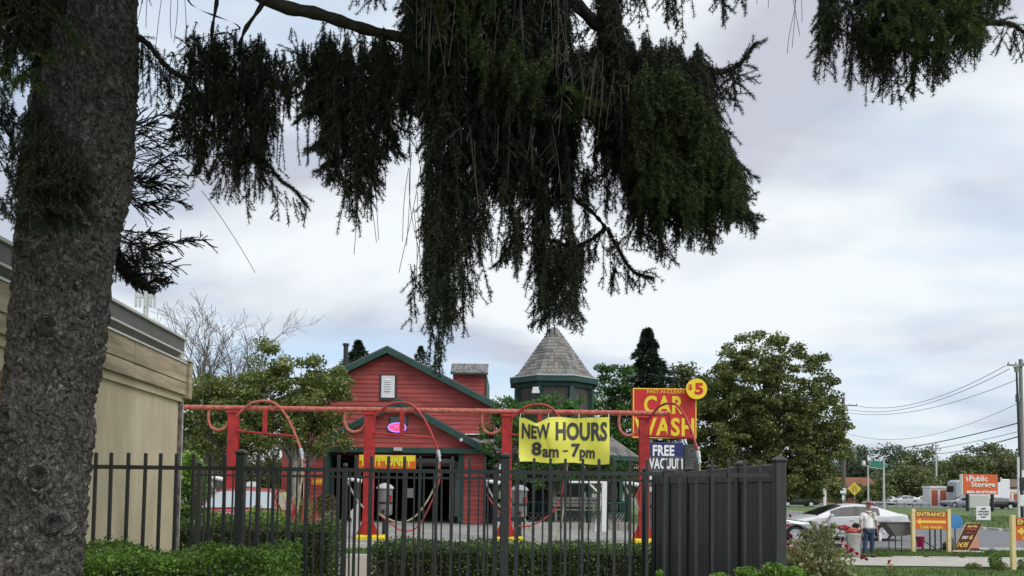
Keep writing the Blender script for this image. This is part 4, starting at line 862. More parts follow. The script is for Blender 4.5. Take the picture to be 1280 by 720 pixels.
# utility poles
M_upole = mat('weathered_pole', (.14,.115,.095), .9, var=.2, scale=6, stretch=(4,4,.5)); M_gpole = mat('grey_pole', (.24,.235,.22), .85, var=.2, scale=6, stretch=(4,4,.5)); M_wire = mat('black_wire', (.04,.04,.045), .6)
def upole(label, px, py, Y, r, m, arms):
    p, h = up(px, py, Y); t = thing('utility_pole', label, 'utility pole', (p.x, Y, G(p.x, Y))); MB().tube([(0, 0, 0), (0, 0, h)], [r, r*.7], 10).build('shaft', m, t, True)
    for (a, b, z, yy) in arms:
        MB().cbox(a, b, yy-.05, yy+.05, h-z-.06, h-z+.06, .01).build('crossarm', m, t)
        for q in np.linspace(a+.08, b-.08, 3): MB().lathe([(.03, .06), (.05, .09), (.03, .14), (.05, .17), (.02, .22)], 8, c=(float(q), yy, h-z)).build('insulator', M_grey, t, True)
    return t, p, h
ta, pa, ha = upole('tallest grey wooden utility pole at the right edge with a crossarm', 1275.5, 449, 55, .17, M_gpole, [(-1.05, .15, .45, -.2)])
MB().lathe([(.12, 0), (.14, .05), (.14, .5), (.08, .58)], 10, c=(-.3, -.1, ha-3.0)).build('transformer', M_grey, ta, True)
MB().box(-.2, .0, -.25, -.18, ha-8.4, ha-7.7).build('small_plate', M_white, ta)
tb, pb, hb = upole('brown utility pole rising out of the big leafy tree', 1054, 497, 90, .24, M_upole, [(-.2, 1.5, .9, -.2)])
tcx, pc, hc = upole('slim pale utility pole above the storage block with a short crossarm', 1170, 553, 140, .17, M_pole, [(-.5, .5, .5, 0)])
MB().cbox(.25, .8, -.2, .2, hc-3.2, hc-2.3, .05).build('transformer', M_white, tcx)
p, h = up(1268.5, 466, 53); lp = thing('lamp_post', 'tall thin dark lamp post just left of the tallest utility pole', 'lamp post', (p.x+.12, 53, G(p.x, 53)))
MB().tube([(.2, 0, 0), (0, 0, h)], [.10, .06], 8).build('pole', M_black, lp, True); MB().lathe([(.06, 0), (.14, .12), (.16, .35), (.22, .42), (.1, .5)], 12, c=(0, 0, h)).build('lamp_head', M_chrome, lp, True)
p, h = up(1272.5, 571, 50); wp2 = thing('white_conduit_post', 'slim white conduit post at the foot of the right utility pole', 'post', (p.x, 50, G(p.x, 50))); MB().tube([(0, 0, 0), (0, 0, h)], .07, 8).build('post_shaft', M_white, wp2); MB().cbox(.02, .35, -.08, .0, 1.2, 1.9, .02).build('meter_box', M_white, wp2); MB().cbox(.02, .4, -.1, .05, 2.2, 3.0, .02).build('upper_box', M_black, wp2)
def wire(label, a, b, mid, r, cat='wire'):
    a, b = Vector(a), Vector(b); o = []
    for i in range(25):
        t = i/24; p = a.lerp(b, t); p.z -= mid*4*t*(1-t); o.append(p)
    t_ = MB().tube(o, r, 5).build('wire', M_wire, None, True); setp(t_, label, cat, 'overhead wires')
A = lambda px, py, Y: tuple(P(px, py, Y))
wire('uppermost overhead wire from the crossarm down to the brown pole', A(1257, 457, 55), A(1070, 507, 90), 1.25, .022)
wire('second overhead wire just below the uppermost one', A(1262, 461, 55), A(1062, 512, 90), 1.25, .022)
wire('third overhead wire from mid pole towards the brown pole', A(1275, 473, 55), A(1054, 515, 90), 1.15, .02)
wire('long sagging thin overhead wire crossing open sky', A(1275, 503, 55), A(1054, 540, 90), 1.6, .016)
wire('thick black overhead cable to the slim pale pole', A(1275, 528, 55), A(1054, 565, 90), .55, .04)
wire('thin overhead cable between the two thick black ones', A(1275, 539, 55), A(1054, 571, 90), .5, .02)
wire('lowest thick overhead cable running down to the slim pale pole', A(1275, 545, 55), A(1170, 567, 140), .3, .045)
wire('near wire leaving the pole top towards the right edge', A(1274, 452, 55), A(1330, 420, 35), .2, .02)
# antenna mast behind the left building
p, h = up(183, 372, 70); an = thing('antenna_mast', 'distant slim cell antenna mast above the grey roof edge', 'antenna', (p.x, 70, 0)); MB().tube([(0, 0, 0), (0, 0, h+.8)], .22, 8).build('mast', M_pole, an, True)
for q in (-.8, -.45, 0, .5, .85): MB().cbox(q-.09, q+.09, -.3, -.15, h-.9, h+.8, .02).build('antenna_panel', M_pole, an)
MB().tube([(-.9, 0, h), (.9, 0, h)], .05, 6).build('cross_bar', M_pole, an)
# ================================================================ OBJECTS BY THE PATH
Yb = 26.4; x = P(1068, 690, Yb).x; g = G(x, Yb)+.03
bn_ = thing('litter_bin', 'tall pale grey tapered bin with red bags heaped on top, beside the man', 'bin', (x, Yb, g)); M_binm = mat('bin_grey', (.5,.49,.46), .6, var=.1)
MB().lathe([(.185, 0), (.20, .03), (.25, .72), (.265, .74), (.265, .77), (.24, .775)], 24).build('drum', M_binm, bn_, True); MB().lathe([(.27, .70), (.275, .73), (.27, .76)], 24).build('rim', M_binm, bn_, True)
def lump(name, c, r, m, seed, label=None, cat=None, par=None):
    bm = bmesh.new(); bmesh.ops.create_icosphere(bm, subdivisions=4, radius=1)
    for v in bm.verts:
        n = noise.noise(v.co*2.2+Vector((seed, 0, 0)))*.3+noise.noise(v.co*6+Vector((seed, 3, 0)))*.1; v.co = Vector((v.co.x*r[0]*(1+n), v.co.y*r[1]*(1+n), max(-.8, v.co.z)*r[2]*(1+n)))
    me = bpy.data.meshes.new(name); bm.to_mesh(me); bm.free(); me.materials.append(m); me.polygons.foreach_set('use_smooth', [True]*len(me.polygons)); o = link(name, me, par, c)
    if label: setp(o, label, cat)
    return o
lump('plastic_bag', (x-.05, Yb, g+.84), (.26, .22, .10), mat('red_bag', (.55,.10,.08), .4, var=.2, scale=9), 3, 'crumpled light red bag heaped on the grey bin', 'bag')
lump('cloth_bundle', (x-.30, Yb+.1, g+.93), (.20, .18, .09), mat('dark_red_cloth', (.30,.02,.03), .8, var=.3, scale=9), 8, 'dark red cloth bundle above the trolley, left of the bin', 'cloth')
lump('cloth_bundle', (x+.12, Yb+.15, g+1.0), (.12, .1, .09), mat('black_cloth', (.03,.03,.03), .8, var=.3), 12, 'small black cloth bundle on top of the bin', 'cloth')
tl = thing('trolley', 'low metal trolley with shelves and black base left of the grey bin', 'trolley', (x-.52, Yb+.15, g))
for a in (-.2, .2):
    for b in (-.18, .18): MB().tube([(a, b, .06), (a, b, .84)], .018, 6).build('upright', M_chrome, tl, True)
for z in (.12, .42, .66): MB().cbox(-.25, .25, -.2, .2, z, z+.03, .006).build('shelf', M_chrome if z > .2 else M_black, tl)
MB().cbox(-.2, .12, -.15, .15, .152, .40, .02).build('bucket', M_black, tl)
for a in (-.2, .2): MB().lathe([(.02, -.02), (.06, -.02), (.06, .02), (.02, .02)], 12, M=Matrix.Translation((a, -.18, .06)) @ Matrix.Rotation(rad(90), 4, 'X')).build('castor', M_black, tl)
# folding parasol stand / tray behind the path
x = P(1120, 672, 28.9).x; g = G(x, 29); ct = thing('tray_cart', 'grey mesh tray cart on black legs beside the sedan rear wheel', 'cart', (x, 28.9, g)); M_mesh = mat('grey_mesh', (.16,.15,.15), .7, var=.2, scale=30)
MB().add([(-.48, -.3, .98), (.52, -.3, 1.0), (.46, -.25, .58), (-.12, -.25, .52), (-.48, .3, .98), (.52, .3, 1.0), (.46, .25, .58), (-.12, .25, .52)], [(0,1,2,3), (7,6,5,4), (1,5,6,2), (2,6,7,3), (3,7,4,0)]).build('tray', M_mesh, ct)
MB().tube([(-.5, -.31, .99), (.54, -.31, 1.01), (.54, .31, 1.01), (-.5, .31, .99), (-.5, -.31, .99)], .015, 6).build('rim', M_black, ct)
for q in (-.35, -.12, .1): MB().tube([(q, -.2, 0), (q, -.2, .55)], .018, 6).build('leg', M_black, ct)
MB().cbox(-.7, .9, -.35, -.05, .015, .05, .01).build('base_bar', M_black, ct); MB().tube([(.4, -.2, .6), (.75, -.2, .45), (1.3, -.25, .1)], .02, 6).build('handle', M_black, ct)
x = P(1168, 685, 28.9).x; g = G(x, 29); rk = thing('black_rack', 'black metal rack of three posts behind the entrance sign', 'rack', (x, 28.9, g))
for q in (-.16, .03, .24): MB().cbox(q-.02, q+.02, -.02, .02, 0, .82, .004).build('upright', M_black, rk)
MB().cbox(-.22, .35, -.1, .1, 0, .035, .006).build('foot', M_black, rk); lump('bundle', (.45, .05, .14), (.12, .12, .18), M_black, 5, par=rk); lump('bundle', (.62, .0, .24), (.07, .1, .28), M_grey, 6, par=rk)
x = P(1152, 682, 29.2).x; g = G(x, 29.2)+.1; bk = thing('bucket', 'magenta bucket on the ground under the entrance sign', 'bucket', (x, 29.3, g)); MB().lathe([(.12, 0), (.155, .36), (.165, .36), (.165, .38), (.15, .385), (.11, .02)], 20).build('tub', mat('magenta_plastic', (.5,.02,.13), .4), bk, True)
MB().tube([(-.155, 0, .35), (-.13, -.05, .43), (0, -.07, .47), (.13, -.05, .43), (.155, 0, .35)], .008, 5).build('handle', M_white, bk)
p = P(1194.5, 652, 29.0); g = G(p.x, 29); bd = thing('blue_disc', 'round blue disc on a short black stand beside the leaning price board', 'sign', (p.x, 29, g)); h = p.z-g
MB().tube([(0, 0, h), (0, .03, h)], .26, 32).build('disc', mat('sky_blue', (.06,.25,.55), .5, var=.05), bd); MB().tube([(0, .05, 0), (0, .05, h)], .02, 6).build('stand', M_black, bd); MB().cbox(-.14, .14, -.04, .14, 0, .02, .005).build('foot', M_black, bd)
p = P(1207, 668, 28.6); g = G(p.x, 28.6); pb_ = thing('price_board', 'dark red price board leaning far over to the right behind the cream posts', 'sign', (p.x-.43, 28.6, g+.04), 0)
SH = Matrix.Rotation(rad(33), 4, 'Y') @ Matrix.Identity(4); tilt = rad(34)
par_ = [(0, .05), (.50, .05), (1.02, .98), (.46, .98)]   # the board is a leaning parallelogram
pb_m = MB().prism(par_, -.02, .02).build('panel', mat('maroon_board', (.10,.022,.015), .5), pb_)
MB().tube([(0, 0, .03), (.46, 0, 1.0), (1.04, 0, 1.0), (.52, 0, .03), (0, 0, .03)], .014, 5).build('edge_trim', M_cream, pb_)
def slant(s, w, h, m, u, z, bold=.03):
    me = text_mesh(s, w, h, m, bold, .008)
    for v in me.vertices: v.co.x += v.co.z*.52
    link('lettering', me, pb_, (.25+(z-.05)*.54+u, -.021, z))
for s, w_, h_, m_, z_ in (('Hand Wax', .36, .085, M_arrow, .89), ('& Cleaning', .38, .07, M_psor, .78), ('from', .2, .05, M_pink, .66), ('ONLY', .22, .11, M_w2, .49), ('14.95', .36, .19, M_arrow, .23)): slant(s, w_, h_, m_, -.03 if s != 'ONLY' else -.09, z_)
slant('6', .1, .16, M_arrow, .12, .5)
MB().tube([(.3, .02, .5), (.75, .35, 0)], .02, 5).build('rear_strut', M_black, pb_); MB().box(-.1, 1.0, -.15, .3, -.02, .0).build('ground_sheet', M_white, pb_)
p = P(1217, 676, 28.9); g = G(p.x, 28.9); ob = thing('orange_box', 'salmon orange box behind the leaning price board', 'box', (p.x, 29.05, g)); MB().cbox(-.18, .2, -.12, .12, .12, .55, .01).build('carton', mat('salmon', (.65,.27,.17), .7), ob); MB().cbox(-.2, .22, -.14, .14, 0, .118, .01).build('crate_base', mat('maroon_board', (.1,.02,.02), .5), ob)

# ================================================================ PERSON
def skin(name, chains, parent, m, sub=2, root=0):
    V = []; E = []; R = []; idx = {}
    for ch in chains:
        prev = None
        for (p, r) in ch:
            k = tuple(round(c, 4) for c in p)
            if k not in idx: idx[k] = len(V); V.append(p); R.append(r)
            i = idx[k]
            if prev is not None and prev != i: E.append((prev, i))
            prev = i
    me = bpy.data.meshes.new(name); me.from_pydata(V, E, []); o = bpy.data.objects.new(name, me); COL.objects.link(o)
    md = o.modifiers.new('s', 'SKIN'); sv = me.skin_vertices[0].data
    for i, r in enumerate(R): sv[i].radius = r if isinstance(r, tuple) else (r, r)
    sv[root].use_root = True; md.use_smooth_shade = True; md.branch_smoothing = .3
    ss_ = o.modifiers.new('d', 'SUBSURF'); ss_.levels = sub; ss_.render_levels = sub
    bpy.context.view_layer.update(); nm = eval_mods(o); bpy.data.objects.remove(o); nm.materials.clear(); nm.materials.append(m); nm.name = name
    nm.polygons.foreach_set('use_smooth', [True]*len(nm.polygons)); return link(name, nm, parent)
x = P(1084, 690, 26.3).x; g = G(x, 26.3)+.03
pe = thing('person', 'man in white polo shirt, blue jeans and dark red cap standing by the grey bin', 'person', (x, 26.2, g), rad(4))
M_skin = mat('skin', (.36,.20,.13), .55, var=.08); M_shirt = mat('white_shirt', (.78,.78,.77), .85, var=.04, bump=.3, bscale=14); M_jean = mat('jeans', (.028,.05,.09), .9, var=.3, scale=8); M_shoe = mat('dark_shoe', (.02,.02,.022), .6); M_cap = mat('red_cap', (.25,.012,.03), .7)
# faces -y; +x is the picture's right
torso = [((0,0,.93),(.155,.11)), ((0,.0,1.05),(.15,.10)), ((0,0,1.2),(.165,.11)), ((0,.01,1.34),(.15,.10)), ((0,.01,1.44),(.10,.08)), ((0,.0,1.50),(.055,.06)), ((0,-.01,1.56),(.055,.06)), ((0,-.015,1.61),(.07,.085)), ((0,-.012,1.68),(.078,.097)), ((0,-.005,1.745),(.06,.08))]
legs = []
for s in (-1, 1): legs.append([((0,0,.93),(.155,.11)), ((s*.09,0,.88),(.09,.095)), ((s*.11,-.005,.68),(.075,.08)), ((s*.115,-.01,.47),(.055,.06)), ((s*.125,.01,.28),(.055,.06)), ((s*.13,.02,.09),(.036,.04)), ((s*.14,-.03,.045),(.04,.035)), ((s*.155,-.13,.035),(.04,.028))])
arms = []; 
LH = (-.285, -.13, .86); RH = (.29, -.03, .80)
arms.append([((0,.01,1.34),(.15,.10)), ((-.18,.01,1.39),.048), ((-.24,.01,1.27),.048), ((-.275,.0,1.12),.040), ((-.285,-.06,1.0),.033), (LH[0:3],.024)])
arms.append([((0,.01,1.34),(.15,.10)), ((.18,.01,1.39),.048), ((.245,.02,1.27),.048), ((.275,.02,1.10),.040), ((.29,.0,.95),.032), ((.292,-.02,.86),.024), (RH,.024)])
skin('body', [torso]+legs+arms, pe, M_skin)
def hand(c, s):
    cx, cy, cz = c; ch = [[((cx, cy, cz+.03), (.024, .018)), ((cx+s*.002, cy-.005, cz-.02), (.022, .034)), ((cx+s*.002, cy-.012, cz-.065), (.016, .036))]]
    o = skin('hand', ch, pe, M_skin, 1)
    for k, (dy, ln) in enumerate(((-.032, .072), (-.011, .082), (.011, .076), (.03, .06))):
        b = Vector((cx, cy-.012+dy, cz-.075)); skin('finger', [[(tuple(b), .0095), (tuple(b+Vector((-s*.006, -.006, -ln*.45))), .009), (tuple(b+Vector((-s*.022, -.012, -ln*.8))), .008), (tuple(b+Vector((-s*.036, -.012, -ln))), .007)]], o, M_skin, 1)
    b = Vector((cx, cy-.035, cz-.015)); skin('thumb', [[(tuple(b), .011), (tuple(b+Vector((-s*.008, -.03, -.03))), .010), (tuple(b+Vector((-s*.018, -.036, -.06))), .008)]], o, M_skin, 1)
hand((LH[0], LH[1], LH[2]-.03), -1); hand((RH[0], RH[1], RH[2]-.03), 1)
# clothes
skin('shirt', [[((0,0,.90),(.178,.135)), ((0,0,1.0),(.175,.128)), ((0,.0,1.15),(.178,.128)), ((0,.005,1.3),(.185,.132)), ((0,.012,1.39),(.15,.11)), ((0,.012,1.455),(.095,.08))],
    [((0,.005,1.3),(.185,.132)), ((-.19,.01,1.395),.086), ((-.235,.01,1.27),.074), ((-.252,.008,1.19),.07)], [((0,.005,1.3),(.185,.132)), ((.19,.01,1.395),.086), ((.24,.018,1.27),.074), ((.257,.02,1.19),.07)]], pe, M_shirt)
MB().tube([(.07*math.cos(a), -.005+.065*math.sin(a)-.01*(math.sin(a) < 0), 1.497-.02*(math.sin(a) < -.5)) for a in [2*math.pi*q/16 for q in range(17)]], .018, 6).build('collar', M_shirt, pe, True)
MB().cbox(-.012, .012, -.148, -.12, 1.28, 1.45, .004).build('placket', M_shirt, pe)
jl = []
for s in (-1, 1): jl.append([((0,0,.95),(.165,.12)), ((s*.09,0,.86),(.105,.108)), ((s*.112,-.005,.68),(.09,.095)), ((s*.118,-.008,.47),(.074,.08)), ((s*.125,.008,.28),(.07,.075)), ((s*.132,.01,.10),(.068,.075))])
skin('jeans', jl, pe, M_jean)
for s in (-1, 1): skin('shoe', [[((s*.135,.06,.045),(.044,.042)), ((s*.138,0,.05),(.048,.048)), ((s*.145,-.08,.04),(.05,.036)), ((s*.156,-.165,.032),(.042,.026))]], pe, M_shoe, 2)
cp = skin('cap', [[((0,-.008,1.722),(.098,.116)), ((0,-.004,1.775),(.084,.098)), ((0,0,1.80),(.03,.04))]], pe, M_cap, 2)
MB().add([(-.07, -.09, 1.725), (.07, -.09, 1.725), (.06, -.18, 1.715), (.0, -.20, 1.715), (-.06, -.18, 1.715), (-.07, -.09, 1.74), (.07, -.09, 1.74), (.06, -.18, 1.727), (.0, -.20, 1.727), (-.06, -.18, 1.727)], [(0,1,2,3,4), (9,8,7,6,5), (0,5,6,1), (1,6,7,2), (2,7,8,3), (3,8,9,4), (4,9,5,0)]).build('peak', M_cap, cp)
M_hair = mat('dark_hair', (.02,.015,.012), .8)
for s in (-1, 1):
    skin('ear', [[((s*.078,-.005,1.69),(.01,.018)), ((s*.082,.0,1.66),(.009,.014))]], pe, M_skin, 1)
    MB().lathe([(.004, 0), (.011, .003), (.004, .006)], 10, M=Matrix.Translation((s*.030, -.103, 1.683)) @ Matrix.Rotation(rad(90), 4, 'X')).build('eye', M_hair, pe)
    MB().cbox(s*.030-.018, s*.030+.018, -.111, -.100, 1.698, 1.705, .002).build('eyebrow', M_hair, pe)
skin('nose', [[((0,-.105,1.685),.010), ((0,-.120,1.658),.013)]], pe, M_skin, 1); MB().cbox(-.024, .024, -.107, -.095, 1.628, 1.636, .003).build('mouth', mat('lips', (.22,.07,.06), .5), pe)
ck = lump('white_cloth', (x+.33, 26.1, g+.64), (.05, .05, .15), mat('white_cloth_mat', (.7,.7,.7), .9), 4, 'white cloth held in the hand of the man by the bin', 'cloth')
# ================================================================ BROADLEAF TREES
M_bark = mat('tree_bark', (.10,.085,.07), .95, var=.35, scale=8, stretch=(3,3,.6), bump=.5)
M_lbark = mat('pale_bark', (.28,.26,.22), .9, var=.3, scale=8, stretch=(3,3,.6))
def bend(a, b, rng, amp=.15, n=5):
    a, b = Vector(a), Vector(b); L_ = (b-a).length; o = [a]; w = Vector(rng.normal(0, 1, 3))*L_*amp
    for i in range(1, n): t = i/n; o.append(a.lerp(b, t)+w*math.sin(math.pi*t)*.6+Vector(rng.normal(0, 1, 3))*L_*.02+Vector((0, 0, L_*.08*math.sin(math.pi*t))))
    return o+[b]
def tree(name, label, px, Y, base_h, blobs, leaf, nleaf, m, seed, bark=None, trunk_r=.18, clump=.45, nclump=60, cat='tree', group=None, depth=None, tx=None, zmin=None, hollow=.45):
    """blobs: (px, py, rx, ry) in photograph pixels measured at depth Y"""
    rng = np.random.default_rng(seed); k = Y/1000; base = P(px, 610, Y); g = G(base.x, Y)
    t = thing(name, label, cat, (base.x, Y, g), 0, group)
    bl = []
    for (bx, by, rx, ry) in blobs: c = P(bx, by, Y); bl.append((c.x-base.x, c.z-g, rx*k, ry*k))
    vol = np.array([b[2]*b[3] for b in bl]); vol = vol/vol.sum(); CC = []
    for i in rng.choice(len(bl), nclump, p=vol):
        cx, cz, rx, rz = bl[i]; d = rnd_dirs(1, rng)[0]; r = rng.uniform(hollow**3, 1)**(1/3); CC.append((cx+d[0]*rx*r, d[1]*(depth or rx*.9)*r, cz+d[2]*rz*r))
    CC = np.array(CC)
    w = MB(); top = max(CC[:, 2]); fork = Vector((0, 0, base_h))
    w.tube(bend((0, 0, -.2), fork, rng, .03, 4), [trunk_r*1.25, trunk_r*1.1, trunk_r, trunk_r*.95, trunk_r*.9], 10)
    cen = Vector((float(np.mean(CC[:, 0])), 0, base_h+(top-base_h)*.55)); w.tube(bend(fork, (cen.x*.8, 0, base_h+(top-base_h)*.8), rng, .05, 5), [trunk_r*.88, trunk_r*.7, trunk_r*.5, trunk_r*.35, trunk_r*.2, trunk_r*.08], 8)
    for c in CC[:min(len(CC), 70)]:
        tt = max(0, min(.7, (c[2]-base_h)/(top-base_h+.01)*.6)); s = fork.lerp(Vector((cen.x*.8, 0, base_h+(top-base_h)*.8)), tt)
        p = bend(s, c, rng, .12, 5); r0 = trunk_r*.38*(1-tt*.6); w.tube(p, [r0, r0*.7, r0*.5, r0*.35, r0*.2, r0*.1], 5, cap=False)
    w.build('trunk', bark or M_bark, t, True)
    per = nleaf//len(CC); L = []
    for c in CC:
        sc = clump*rng.uniform(.6, 1.3); q = rnd_dirs(per, rng)*(rng.random((per, 1))**.45)*sc; q[:, 2] *= .62; L.append(q+c+rng.normal(0, .03, (per, 3)))
    C = np.concatenate(L)
    if zmin: C = C[C[:, 2] > zmin]
    o = link('crown', np_mesh('crown', leaves(C, leaf, rng, .5, .7), 4, m), t); o['kind'] = 'stuff'; return t
Lf1 = leafmat('linden_leaves', (.055,.09,.022), (.14,.18,.05), (.34,.33,.11), trans=.3)
Lf2 = leafmat('shrub_tree_leaves', (.06,.10,.02), (.18,.23,.05), (.42,.42,.20), trans=.4)  # palest leaf tone carries the glints in its colour
Lf3 = leafmat('deep_green_leaves', (.03,.075,.018), (.07,.17,.035), (.13,.26,.05), trans=.3)
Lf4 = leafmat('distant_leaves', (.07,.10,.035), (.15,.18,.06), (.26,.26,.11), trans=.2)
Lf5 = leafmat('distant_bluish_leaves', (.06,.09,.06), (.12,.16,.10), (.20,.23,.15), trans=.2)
tree('linden_tree', 'big broad leafy tree with open upper crown between the red sign and the road', 968, 46, 2.0,
  [(940,455,38,40),(885,545,26,55),(900,490,32,38),(985,480,55,50),(930,500,50,55),(905,540,45,60),(960,555,65,60),(1012,520,42,45),(1035,550,26,26),(890,590,40,35),(950,600,60,28),(1015,570,36,36),(1000,605,36,20),(975,600,60,26),(925,560,40,50),(990,540,55,50)], .165, 112000, Lf1, 21, trunk_r=.3, clump=.52, nclump=700, depth=3.6, hollow=.3)
tree('broadleaf_tree', 'pale olive tree top behind the yellow price disc', 862, 52, 2.5, [(855,475,16,20),(875,490,22,25),(850,505,20,30)], .2, 5000, Lf4, 22, trunk_r=.2, clump=.6, nclump=45)
tree('broadleaf_tree', 'fresh green round tree beside the dark spruce, behind the banner', 765, 44, 2.0, [(768,470,22,28),(755,510,35,40),(785,530,35,45),(760,560,45,35)], .17, 14000, Lf3, 23, trunk_r=.25, clump=.55, nclump=110)
tree('broadleaf_tree', 'tree with glints coloured into its pale leaves left of the red gable', 370, 30, 1.2, [(345,455,24,26),(380,475,38,32),(330,500,40,40),(400,500,38,38),(360,535,60,30),(420,480,16,20),(400,545,40,22),(300,540,35,30)], .12, 30000, Lf2, 24, bark=M_lbark, trunk_r=.16, clump=.42, nclump=190, depth=1.6, hollow=.3)
tree('broadleaf_tree', 'rounded light green tree just right of the beige building corner', 262, 31, 1.2, [(255,490,34,28),(290,505,40,34),(245,530,32,40),(285,550,50,36)], .125, 19000, Lf2, 25, bark=M_lbark, trunk_r=.15, clump=.45, nclump=110, depth=1.6, hollow=.3)
tree('broadleaf_shrub', 'small tree in front of the pavilion between red building and banner', 632, 34.5-2.2, .8, [(632,510,22,18),(622,545,24,30),(650,530,25,30),(640,580,30,22)], .11, 6000, Lf3, 26, trunk_r=.08, clump=.35, nclump=60, cat='shrub', depth=.8)
tree('broadleaf_shrub', 'small leafy tree top above the red pipe in front of the green pavilion posts', 690, 32.2, .8, [(690,508,22,14),(722,503,12,18),(735,555,30,35),(690,590,50,20),(760,590,28,18)], .11, 8000, Lf3, 27, trunk_r=.08, clump=.33, nclump=70, cat='shrub', depth=.8)
tree('leafy_shrub', 'bright green shrub against the beige building corner behind the fences', 240, 12.6, .3, [(236,590,12,20),(238,620,18,26),(242,650,22,20)], .06, 5000, M_hedge, 28, trunk_r=.04, clump=.16, nclump=60, cat='shrub', depth=.25)
tree('flowering_shrub', 'pale flowering shrub at the foot of the left red pier', 410, 21.5, .2, [(408,668,20,14),(412,652,12,10)], .05, 3000, leafmat('pale_shrub_leaves', (.08,.12,.04), (.20,.24,.12), (.45,.45,.30)), 29, trunk_r=.03, clump=.14, nclump=30, cat='shrub', depth=.3)
for i, (px, Y, bl, mm, lab) in enumerate([  # first two are added to fill the dark shade under the left trees
    (250, 42, [(240,560,40,45),(290,600,45,40)], Lf1, 'tree added to stand in for the shade behind the leftmost red post'),
    (335, 44, [(330,580,50,50),(380,610,45,35)], Lf1, 'tree added to stand in for the shade behind the parked red car'),
    (820, 58, [(820,560,30,60),(800,600,40,30)], Lf1, 'dark tree behind the red CAR WASH sign'),
    (720, 60, [(700,560,60,50),(740,600,60,30),(650,590,50,40)], Lf1, 'wide dark tree behind the pavilion'),
    (610, 58, [(612,540,26,40),(590,590,40,40)], Lf1, 'dark tree behind the gap between red building and pavilion')]):
    tree('broadleaf_tree', lab, px, Y, 1.5, bl, .2, 6000, mm, 40+i, trunk_r=.2, clump=.8, nclump=70, depth=2.5)
# far tree line along the road
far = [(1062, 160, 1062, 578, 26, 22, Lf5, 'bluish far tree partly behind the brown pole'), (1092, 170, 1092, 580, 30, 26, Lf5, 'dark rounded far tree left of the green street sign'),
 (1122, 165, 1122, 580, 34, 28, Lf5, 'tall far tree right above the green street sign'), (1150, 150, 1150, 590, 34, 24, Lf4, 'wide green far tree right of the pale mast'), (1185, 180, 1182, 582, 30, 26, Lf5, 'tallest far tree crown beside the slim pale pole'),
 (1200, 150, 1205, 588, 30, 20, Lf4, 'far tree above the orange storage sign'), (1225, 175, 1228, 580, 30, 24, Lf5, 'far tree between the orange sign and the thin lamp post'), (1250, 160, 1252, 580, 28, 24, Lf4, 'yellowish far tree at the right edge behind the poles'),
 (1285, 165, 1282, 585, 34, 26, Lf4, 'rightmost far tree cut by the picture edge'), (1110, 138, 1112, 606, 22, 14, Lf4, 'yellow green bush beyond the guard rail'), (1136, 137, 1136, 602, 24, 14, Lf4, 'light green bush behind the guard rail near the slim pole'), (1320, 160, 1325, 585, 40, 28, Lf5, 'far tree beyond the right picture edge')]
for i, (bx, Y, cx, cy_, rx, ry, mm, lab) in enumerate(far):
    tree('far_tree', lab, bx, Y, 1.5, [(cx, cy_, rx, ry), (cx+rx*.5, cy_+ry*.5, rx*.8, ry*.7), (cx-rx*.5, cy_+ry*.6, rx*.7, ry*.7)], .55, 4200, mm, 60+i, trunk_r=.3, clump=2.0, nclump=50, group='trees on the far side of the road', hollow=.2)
for i, (bx, cx, cy_, rx, ry, lab) in enumerate([(1045, 1045, 617, 18, 10, 'low dark shrub left of the brown pole foot'), (1075, 1078, 615, 20, 11, 'low dark shrub behind the yellow diamond sign'), (1100, 1100, 616, 16, 10, 'low shrub between the two pale masts'), (1012, 1008, 612, 24, 14, 'dark shrub under the big leafy tree')]):
    tree('far_shrub', lab, bx, 118, .6, [(cx, cy_, rx, ry)], .35, 1800, Lf1, 80+i, trunk_r=.1, clump=.9, nclump=26, cat='shrub', group='shrubs along the far grass bank', hollow=.1)
# far-off wooded skyline that closes the view behind everything
rng = np.random.default_rng(99); n = 26000; a = rng.uniform(-300, 330, n); hgt = (7.5+2.5*np.sin(a*.05)+1.5*np.sin(a*.17+1)+1.2*np.sin(a*.41)); C = np.stack([a, 330+rng.uniform(0, 30, n), hgt*rng.random(n)**.7], 1)
o = link('distant_wood', np_mesh('distant_wood', leaves(C, 2.6, rng, .5, .8), 4, Lf5)); setp(o, 'low distant wooded skyline closing the view behind the trees', 'woodland', kind='stuff')
